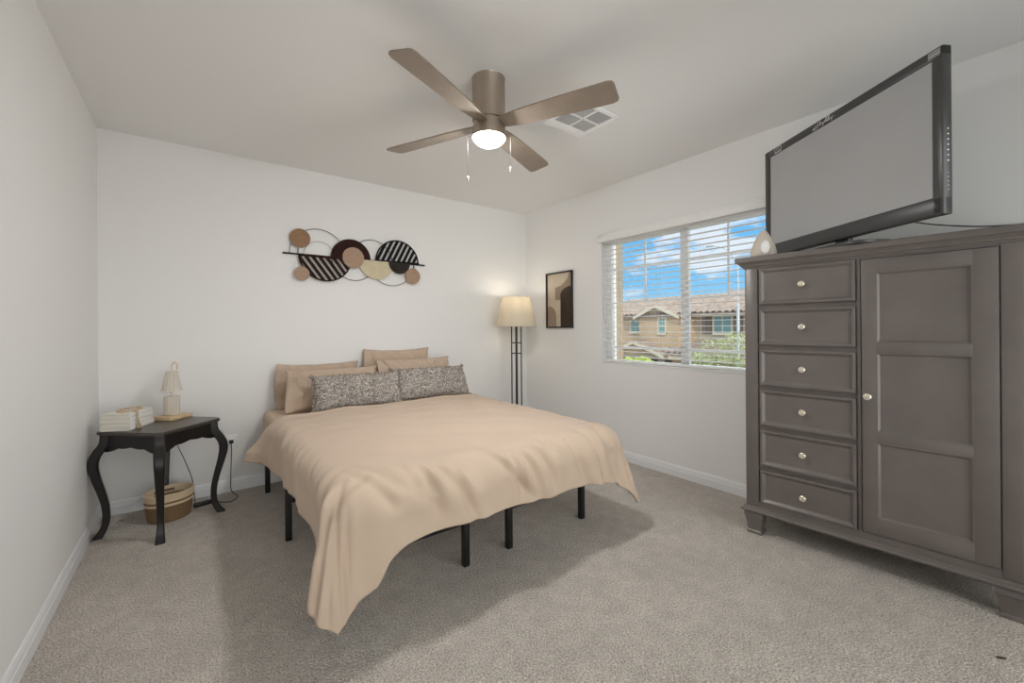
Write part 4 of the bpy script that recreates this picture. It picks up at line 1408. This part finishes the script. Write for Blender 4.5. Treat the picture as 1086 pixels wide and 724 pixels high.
# tall door: stiles and rails proud of three recessed panels
mb = MB()
A0, A1, Z0, Z1 = 0.470, 0.894, 0.190, 1.474
st_ = 0.052
rails = [(Z0, 0.262), (0.618, 0.664), (1.036, 1.082), (1.412, Z1)]
mb.box((A0, -0.006, Z0), (A0 + st_, 0.012, Z1), bev=0.0015).box((A1 - 0.070, -0.006, Z0), (A1, 0.012, Z1), bev=0.0015)
for a_, b_ in rails:
    mb.box((A0 + st_ - 0.001, -0.0055, a_), (A1 - 0.069, 0.012, b_), bev=0.0012)
dp = mb.build('door', M['espresso'], ds, ang=30)
for k in range(3):
    z0, z1 = rails[k][1], rails[k + 1][0]
    nested(MB(), A0 + st_, A1 - 0.070, z0, z1, [(0.0, 0.012), (0.0, -0.0055), (0.004, -0.0055), (0.013, 0.0035), (0.013, 0.0035)]).build('door_panel', M['espresso'], dp, ang=12)
knob(dp, 0.492, 0.830, -0.006)

# ------------------------------------------------------------------ television on the dresser
TPHI = math.radians(-123.4)
TVX, TVY = 2.301, 0.2612                 # near lower front corner
TVW, TVZ0, TVZ1 = 1.016, 1.594, 2.250
tdir = Vector((math.cos(TPHI), math.sin(TPHI), 0))
tnrm = Vector((-math.sin(TPHI), math.cos(TPHI), 0))
tvc = Vector((TVX, TVY, 0)) - tdir * (TVW / 2)
DTOP = 1.5502
tv = thing('television', 'black flat television angled towards the bed on top of the dresser', 'television', (tvc.x, tvc.y, DTOP), TPHI)
zb, zt_ = TVZ0 - DTOP, TVZ1 - DTOP
hw = TVW / 2
BZ = 0.042          # bezel
BB = 0.074          # lower bezel
mb = MB()
# outer casing as an open frame with rounded edges, then the swollen back
mb.box((-hw, 0.0, zt_ - BZ), (hw, 0.040, zt_), bev=0.006)
mb.box((-hw, 0.0, zb), (hw, 0.040, zb + BB), bev=0.010)
mb.box((-hw, 0.0, zb), (-hw + BZ, 0.040, zt_), bev=0.006)
mb.box((hw - BZ, 0.0, zb), (hw, 0.040, zt_), bev=0.006)
mb.build('bezel', M['tvcase'], tv)
mb = MB()
vs, fs = [], []
for i, y in ((0.006, 0.0385), (0.01, 0.046), (0.09, 0.082), (0.14, 0.088)):
    vs += [(-hw + i, y, zb + i * 0.8 + 0.004), (hw - i, y, zb + i * 0.8 + 0.004), (hw - i, y, zt_ - i), (-hw + i, y, zt_ - i)]
for k in range(3):
    for j in range(4):
        fs.append((k * 4 + j, k * 4 + (j + 1) % 4, k * 4 + 4 + (j + 1) % 4, k * 4 + 4 + j))
fs += [(12, 13, 14, 15), (3, 2, 1, 0)]
mb.add(vs, fs).build('back_cover', M['tvcase'], tv)
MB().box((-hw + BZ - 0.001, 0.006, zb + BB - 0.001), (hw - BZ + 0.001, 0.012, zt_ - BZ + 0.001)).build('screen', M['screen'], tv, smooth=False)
MB().box((-0.04, 0.044, 0.012), (0.04, 0.070, zb + 0.12), bev=0.006).build('stand_neck', M['tvcase'], tv)
poly = [(0.195 * math.copysign(abs(math.cos(a)) ** 0.55, math.cos(a)), 0.057 + 0.115 * math.copysign(abs(math.sin(a)) ** 0.55, math.sin(a))) for a in np.linspace(0, 2 * PI, 56, endpoint=False)]
MB().prism(poly, (0, 0, 0), (1, 0, 0), (0, 1, 0), (0, 0, 1), 0.0, 0.014).build('stand_base', M['tvcase'], tv, ang=30)
# printed marks on the bezel and the key dots on the near end
mb = MB()
def strk(pts, w_=0.0012, y=-0.0006):
    mb.tube([(x, y, z) for x, z in pts], w_, 5)
u0_ = -hw + 0.092
for a_, b_ in (((0, 0.004), (0.052, 0.004)), ((0, 0.006), (0.052, 0.006)), ((0, 0.008), (0.052, 0.008)), ((0, 0.004), (0, 0.034)), ((0.052, 0.004), (0.052, 0.034)), ((0, 0.034), (0.052, 0.034))):
    strk([(u0_ + a_[0], zt_ - BZ + a_[1]), (u0_ + b_[0], zt_ - BZ + b_[1])])
strk([(u0_ + 0.018, zt_ - BZ + 0.015), (u0_ + 0.018, zt_ - BZ + 0.028)])
strk([(u0_ + 0.034, zt_ - BZ + 0.015), (u0_ + 0.034, zt_ - BZ + 0.028)])
mb.build('badge', M['decal'], tv)
mb = MB()
x0 = -0.125
scr = [[(0.0, 0.006), (0.010, 0.012), (0.040, 0.026), (0.052, 0.026), (0.045, 0.014), (0.020, 0.004), (0.004, 0.004), (0.012, 0.016)],
       [(0.050, 0.010), (0.060, 0.020), (0.068, 0.012), (0.064, 0.000), (0.072, 0.014), (0.082, 0.022)],
       [(0.078, 0.010), (0.088, 0.034), (0.092, 0.034), (0.086, 0.010), (0.094, 0.016)],
       [(0.094, 0.010), (0.104, 0.036), (0.107, 0.033), (0.100, 0.010), (0.108, 0.016)],
       [(0.108, 0.010), (0.112, 0.020), (0.120, 0.012), (0.126, 0.022), (0.120, 0.000)],
       [(0.136, 0.014), (0.138, 0.016)]]
for q in scr:
    p_ = catmull([(x0 + a_, -0.0006, zt_ - BZ + 0.002 + b_) for a_, b_ in q], 5)
    mb.tube(p_, 0.0014, 5)
mb.build('script_mark', M['decal'], tv)
mb = MB()
for z in (0.004, 0.010, 0.013, 0.016, 0.022, 0.026):
    strk([(hw - 0.052, zt_ - 0.036 + z), (hw - 0.008, zt_ - 0.036 + z)], 0.0011)
mb.build('corner_badge', M['decal'], tv)
for k in range(7):
    MB().lathe([(0.0, 0), (0.0032, 0), (0.0032, 0.0012), (0, 0.0015)], 12).xf(Matrix.Translation((hw, 0.020, zb + 0.33 - 0.0205 * k)) @ Matrix.Rotation(PI / 2, 4, 'Y')).build('key', M['decal'], tv)
for k in range(5):
    MB().lathe([(0.0, 0), (0.0018, 0), (0.0018, 0.001), (0, 0.0012)], 10).xf(Matrix.Translation((hw, 0.020, zb + 0.160 - 0.0165 * k)) @ Matrix.Rotation(PI / 2, 4, 'Y')).build('indicator', M['decal'], tv)
# cable from the set to the wall
cb = catmull([(2.655, 0.555, 1.70), (2.685, 0.52, 1.67), (2.75, 0.48, 1.668), (2.84, 0.43, 1.675), (2.90, 0.36, 1.658), (2.93, 0.25, 1.632), (2.955, 0.16, 1.620), (2.962, 0.02, 1.612), (2.962, -0.2, 1.62)], 6)
tag(MB().tube(cb, 0.0032, 8).build('television_cable', M['cord']), 'black cable hanging behind the television along the right wall', 'cable')
# small remote lying behind the stand
DR = Matrix.Translation((2.49, 1.03, 0)) @ Matrix.Rotation(DPHI, 4, 'Z')
rm = thing('remote_control', 'dark remote control lying on the dresser top right of the television stand', 'remote', DR @ Vector((0.665, 0.10, DTOP)), DPHI + 0.15)
MB().box((-0.075, -0.021, 0.0), (0.075, 0.021, 0.018), bev=0.006).build('body', M['tvcase'], rm)
for i in range(4):
    for j in range(3):
        MB().box((-0.045 + i * 0.026, -0.014 + j * 0.011, 0.017), (-0.034 + i * 0.026, -0.008 + j * 0.011, 0.0195), bev=0.001).build('button', M['ventdark'], rm)

# teardrop night light on the far end of the dresser
nl = thing('night_light', 'cream teardrop night light with a white oval face on the far end of the dresser', 'night light', DR @ Vector((0.038, 0.045, DTOP)), DPHI)
prof = [(0.0, 0.0), (0.058, 0.0), (0.065, 0.006), (0.066, 0.030), (0.064, 0.034), (0.063, 0.040), (0.058, 0.060), (0.048, 0.085), (0.036, 0.110), (0.025, 0.131), (0.015, 0.146), (0.007, 0.152), (0.0, 0.153)]
MB().lathe(prof, 40, sx=1.0, sy=0.68).build('body', M['cream'], nl, ang=40)
mb = MB().lathe([(0.0, 0.0), (0.0215, 0.0), (0.0225, 0.004), (0.018, 0.008), (0.0, 0.009)], 32, sx=1.0, sy=1.65)
mb.xf(Matrix.Translation((0.022, -0.038, 0.050)) @ Matrix.Rotation(math.radians(20), 4, 'Z') @ Matrix.Rotation(math.radians(80), 4, 'X'))
mb.build('face_plate', M['whiteplastic'], nl)
lw = catmull([(0.060, 0.02, 0.006), (0.085, 0.000, 0.0045), (0.115, -0.016, 0.0045), (0.15, -0.022, 0.0045)], 6)
MB().tube(lw, 0.0040, 8).build('power_lead', M['whiteplastic'], nl)

# scraps on the carpet
mb = MB()
pts = [(-0.016, 0.0), (-0.008, 0.004), (0.004, 0.005), (0.016, 0.0), (0.006, -0.004), (-0.008, -0.004)]
mb.prism(pts, (0, 0, 0), (1, 0, 0), (0, 1, 0), (0, 0, 1), 0.0006, 0.004)
sc_ = mb.build('dry_leaf', M['lint'], loc=(2.226, 0.122, 0.0))
sc_.rotation_euler = (0, 0, math.radians(-50))
tag(sc_, 'tiny dark scrap on the carpet in front of the dresser foot', 'scrap')

# ------------------------------------------------------------------ outside the window
struct(MB().box((3.12, 2.574, 0.4), (3.33, 3.3, 2.9)).build('wall_exterior', M['stucco_tan'], smooth=False))
struct(MB().box((3.4, -40, -3.0), (90, 70, -2.9)).build('ground', M['street'], smooth=False))

hs = thing('house', 'two storey tan stucco house with tiled roofs seen through the window', 'house', (22, 13, -2.9))
def H(a, b, m, name, bev=0.0):
    o = Vector(hs.location)
    return MB().box(Vector(a) - o, Vector(b) - o, bev=bev).build(name, m, hs, smooth=False)
H((22.0, 12.45, -2.9), (30, 19.5, 1.95), M['stucco_orange'], 'wall')
H((22.6, 2.0, -2.9), (30, 12.45, 1.95), M['stucco_shaded'], 'wall')
# roofs: barrel tile slopes that fall towards the street
def tile_roof(name, y0, y1, xe, ze, xr, zr, pitch=0.34):
    o = Vector(hs.location)
    rows = 9
    n = int((y1 - y0) / pitch)
    vs, fs = [], []
    per = 8
    cols = n * per + 1
    for r in range(rows + 1):
        for lift in (0.0, 0.05):
            t_ = min(max(r / rows - (0.0 if lift == 0 else 0.0), 0), 1)
            x, z = xe + (xr - xe) * t_, ze + (zr - ze) * t_
            for c in range(cols):
                y = y0 + (y1 - y0) * c / (cols - 1)
                w_ = abs(math.sin(PI * (c / per)))
                vs.append((x - o.x, y - o.y, z + 0.09 * w_ + (0.05 - lift) - o.z))
    # strips from each course's upper lip to the next course's lower lip, plus the risers
    for r in range(2 * rows + 1):
        for c in range(cols - 1):
            a = r * cols + c
            fs.append((a, a + 1, a + cols + 1, a + cols))
    b = len(vs)
    # underside board
    vs += [(xe - o.x, y0 - o.y, ze - 0.12 - o.z), (xe - o.x, y1 - o.y, ze - 0.12 - o.z), (xr - o.x, y1 - o.y, zr - 0.12 - o.z), (xr - o.x, y0 - o.y, zr - 0.12 - o.z)]
    vs += [(xe - o.x, y0 - o.y, ze + 0.02 - o.z), (xe - o.x, y1 - o.y, ze + 0.02 - o.z)]
    fs += [(b, b + 1, b + 2, b + 3), (b, b + 1, b + 5, b + 4)]
    return MB().add(vs, fs).build(name, M['tile'], hs, ang=60)
tile_roof('roof', 12.2, 20.0, 21.4, 1.83, 26.5, 3.15)
tile_roof('roof', 2.0, 12.6, 21.9, 1.86, 27.0, 3.32)
H((21.42, 12.3, 1.70), (21.52, 20.0, 1.86), M['housetrim'], 'fascia')
H((21.92, 2.0, 1.70), (22.02, 12.3, 1.87), M['housetrim'], 'fascia')
# street-facing gable
def gable(name, yc, hw_, ze, zp, x0, x1, wallm, ov=0.22):
    o = Vector(hs.location)
    MB().prism([(yc - hw_ - o.y, ze - 0.02 - o.z), (yc + hw_ - o.y, ze - 0.02 - o.z), (yc - o.y, zp - o.z)], (0, 0, 0), (0, 1, 0), (0, 0, 1), (1, 0, 0), x0 - o.x, x1 - o.x).build(name + '_wall', wallm, hs, smooth=False)
    mb, tr = MB(), MB()
    for s in (-1, 1):
        a = Vector((0, yc + s * (hw_ + ov) - o.y, ze - ov * (zp - ze) / hw_ - o.z))
        b = Vector((0, yc - o.y, zp + 0.02 - o.z))
        d = (b - a)
        ln = d.length
        d.normalize()
        nr = Vector((0, -d.z, d.y)) * (1 if s < 0 else -1)
        if nr.z < 0: nr = -nr
        k = int(ln / 0.3)
        nper = 4
        vs, fs = [], []
        cols = int((x1 - x0 + 0.3) / 0.3) * 6
        for i in range(2):
            for c in range(cols + 1):
                x = x0 - 0.3 + (x1 - x0 + 0.3) * c / cols
                h_ = 0.05 + 0.07 * abs(math.sin(PI * c / 6))
                p = a + d * ln * i + nr * h_
                vs.append((x - o.x, p.y, p.z))
        for c in range(cols):
            fs.append((c, c + 1, cols + 2 + c, cols + 1 + c))
        mb.add(vs, fs)
        # barge board
        q = [a, b, b + Vector((0, 0, -0.17)), a + Vector((0, 0, -0.17))]
        v8 = [(x0 - 0.33 - o.x, p.y, p.z + 0.06) for p in q] + [(x0 - 0.24 - o.x, p.y, p.z + 0.06) for p in q]
        tr.add(v8, [(0, 1, 2, 3), (7, 6, 5, 4), (0, 1, 5, 4), (1, 2, 6, 5), (2, 3, 7, 6), (3, 0, 4, 7)])
    mb.build('gable_roof', M['tile'], hs, ang=60)
    tr.build('barge_board', M['housetrim'], hs, smooth=False)
H((21.6, 12.95, -2.9), (22.1, 15.50, 1.80), M['stucco_orange'], 'gable_bay')
gable('gable', 14.22, 1.28, 1.80, 2.36, 21.6, 25.0, M['stucco_orange'])
# porch roof with its own small gable, and a lean-to to the right of it
gable('porch', 15.0, 1.75, -0.42, 0.26, 20.6, 21.9, M['stucco_orange'])
H((20.8, 13.0, -0.62), (21.9, 16.8, -0.42), M['housetrim'], 'porch_beam')
tile_roof('porch_roof', 9.0, 13.6, 20.9, -0.36, 22.6, 0.24)
H((20.92, 8.9, -0.62), (21.02, 13.5, -0.36), M['housetrim'], 'fascia')
H((21.3, 12.75, -2.9), (22.0, 15.2, -0.6), M['stucco_orange'], 'porch_wall')
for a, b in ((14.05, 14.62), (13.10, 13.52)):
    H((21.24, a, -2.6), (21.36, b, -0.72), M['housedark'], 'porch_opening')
def hwindow(x, y0, y1, z0, z1, shut=None, mull=2):
    t_ = 0.09
    o = Vector(hs.location)
    mb = MB()
    def B(a, b): mb.box(Vector(a) - o, Vector(b) - o)
    B((x - 0.07, y0 - t_, z0 - t_), (x + 0.05, y0, z1 + t_)); B((x - 0.07, y1, z0 - t_), (x + 0.05, y1 + t_, z1 + t_))
    B((x - 0.07, y0, z1), (x + 0.05, y1, z1 + t_)); B((x - 0.10, y0 - t_, z0 - t_ - 0.03), (x + 0.05, y1 + t_, z0))
    for k in range(1, mull):
        y = y0 + (y1 - y0) * k / mull
        B((x - 0.05, y - 0.025, z0), (x + 0.05, y + 0.025, z1))
    if mull == 1:
        zc = (z0 + z1) / 2
        B((x - 0.05, y0, zc - 0.025), (x + 0.05, y1, zc + 0.025))
    f = mb.build('window', M['housetrim'], hs, smooth=False)
    MB().box(Vector((x - 0.02, y0, z0)) - o, Vector((x + 0.04, y1, z1)) - o).build('pane', M['houseglass'], f, smooth=False)
    for s in (shut or ()):
        MB().box(Vector((x - 0.06, s[0], z0 - 0.05)) - o, Vector((x + 0.05, s[1], z1 + 0.05)) - o).build('shutter', M['shutter'], f, smooth=False)
hwindow(22.0, 15.62, 16.36, 0.86, 1.55)
hwindow(21.6, 13.72, 14.12, 0.80, 1.62, mull=1)
hwindow(22.6, 10.45, 11.35, 0.80, 1.68, shut=((11.48, 12.0), (9.85, 10.3)))

# street lamp
sx_, sy_ = 18.6, 8.32
sp = thing('street_lamp', 'grey steel street lamp with a curved arm seen through the window', 'street lamp', (sx_, sy_, -2.9))
MB().lathe([(0.11, 0), (0.11, 0.2), (0.070, 0.3), (0.062, 5.0), (0.028, 5.02), (0.024, 7.0)], 16).build('pole', M['pole'], sp)
MB().tube(catmull([(0, 0, 4.9), (0, -0.02, 6.2), (0, 0.12, 6.9), (0, 0.5, 7.45), (0, 1.05, 7.7)], 8), 0.022, 8).build('arm', M['pole'], sp)
MB().box((-0.07, 1.0, 7.66), (0.07, 1.38, 7.74), bev=0.03).build('lamp_head', M['pole'], sp)

def leafy(name, label, cat, loc, blobs, n, m, lsize, seed, trunk):
    r = np.random.default_rng(seed)
    t_ = thing(name, label, cat, loc)
    mb = MB()
    for k in range(n):
        c, rad = blobs[r.integers(len(blobs))]
        d = r.normal(0, 1, 3); d /= np.linalg.norm(d)
        p = Vector(c) + Vector(d * rad * r.uniform(0.55, 1.0) ** 0.5)
        a = Vector(r.normal(0, 1, 3)).normalized()
        b = a.orthogonal().normalized()
        s = lsize * r.uniform(0.6, 1.3)
        nn = a.cross(b) * s * 0.12
        mb.add([p - a * s, p + b * s * 0.4 + nn, p + a * s, p - b * s * 0.4 + nn], [(0, 1, 2, 3)])
    mb.build('foliage', m, t_, smooth=False)
    mb = MB()
    for q in trunk:
        mb.tube(q, [0.10 - 0.08 * i / (len(q) - 1) for i in range(len(q))], 8)
    mb.build('trunk', M['bark'], t_)
    return t_
leafy('leafy_bush', 'bright yellow green bush in front of the porch outside the window', 'bush', (18.2, 12.9, -2.9),
      [((0, -1.0, 1.65), 0.62), ((0, 0.0, 1.85), 0.7), ((0, 0.9, 1.80), 0.65), ((0.2, 0.2, 1.1), 1.0)], 6500, M['leaf'], 0.085, 5, [[(0, 0, 0), (0, 0.1, 0.7), (0, 0.5, 1.4)], [(0, 0, 0), (0, -0.2, 0.7), (0, -0.6, 1.4)]])
leafy('street_tree', 'wispy pale green tree in front of the neighbouring house wall', 'tree', (17.2, 8.6, -2.9),
      [((0, -0.9, 3.1), 0.75), ((0, 0.0, 2.7), 0.9), ((0, 0.6, 2.2), 0.8), ((0, -0.5, 2.1), 0.9)], 2600, M['leafpale'], 0.075, 6, [[(0, 0, 0), (0, 0, 1.2), (0, 0.3, 2.4)], [(0, 0, 0.8), (0, -0.4, 1.8), (0, -0.8, 3.0)], [(0, 0, 1.2), (0, -0.1, 2.0), (0, 0.0, 3.1)]])
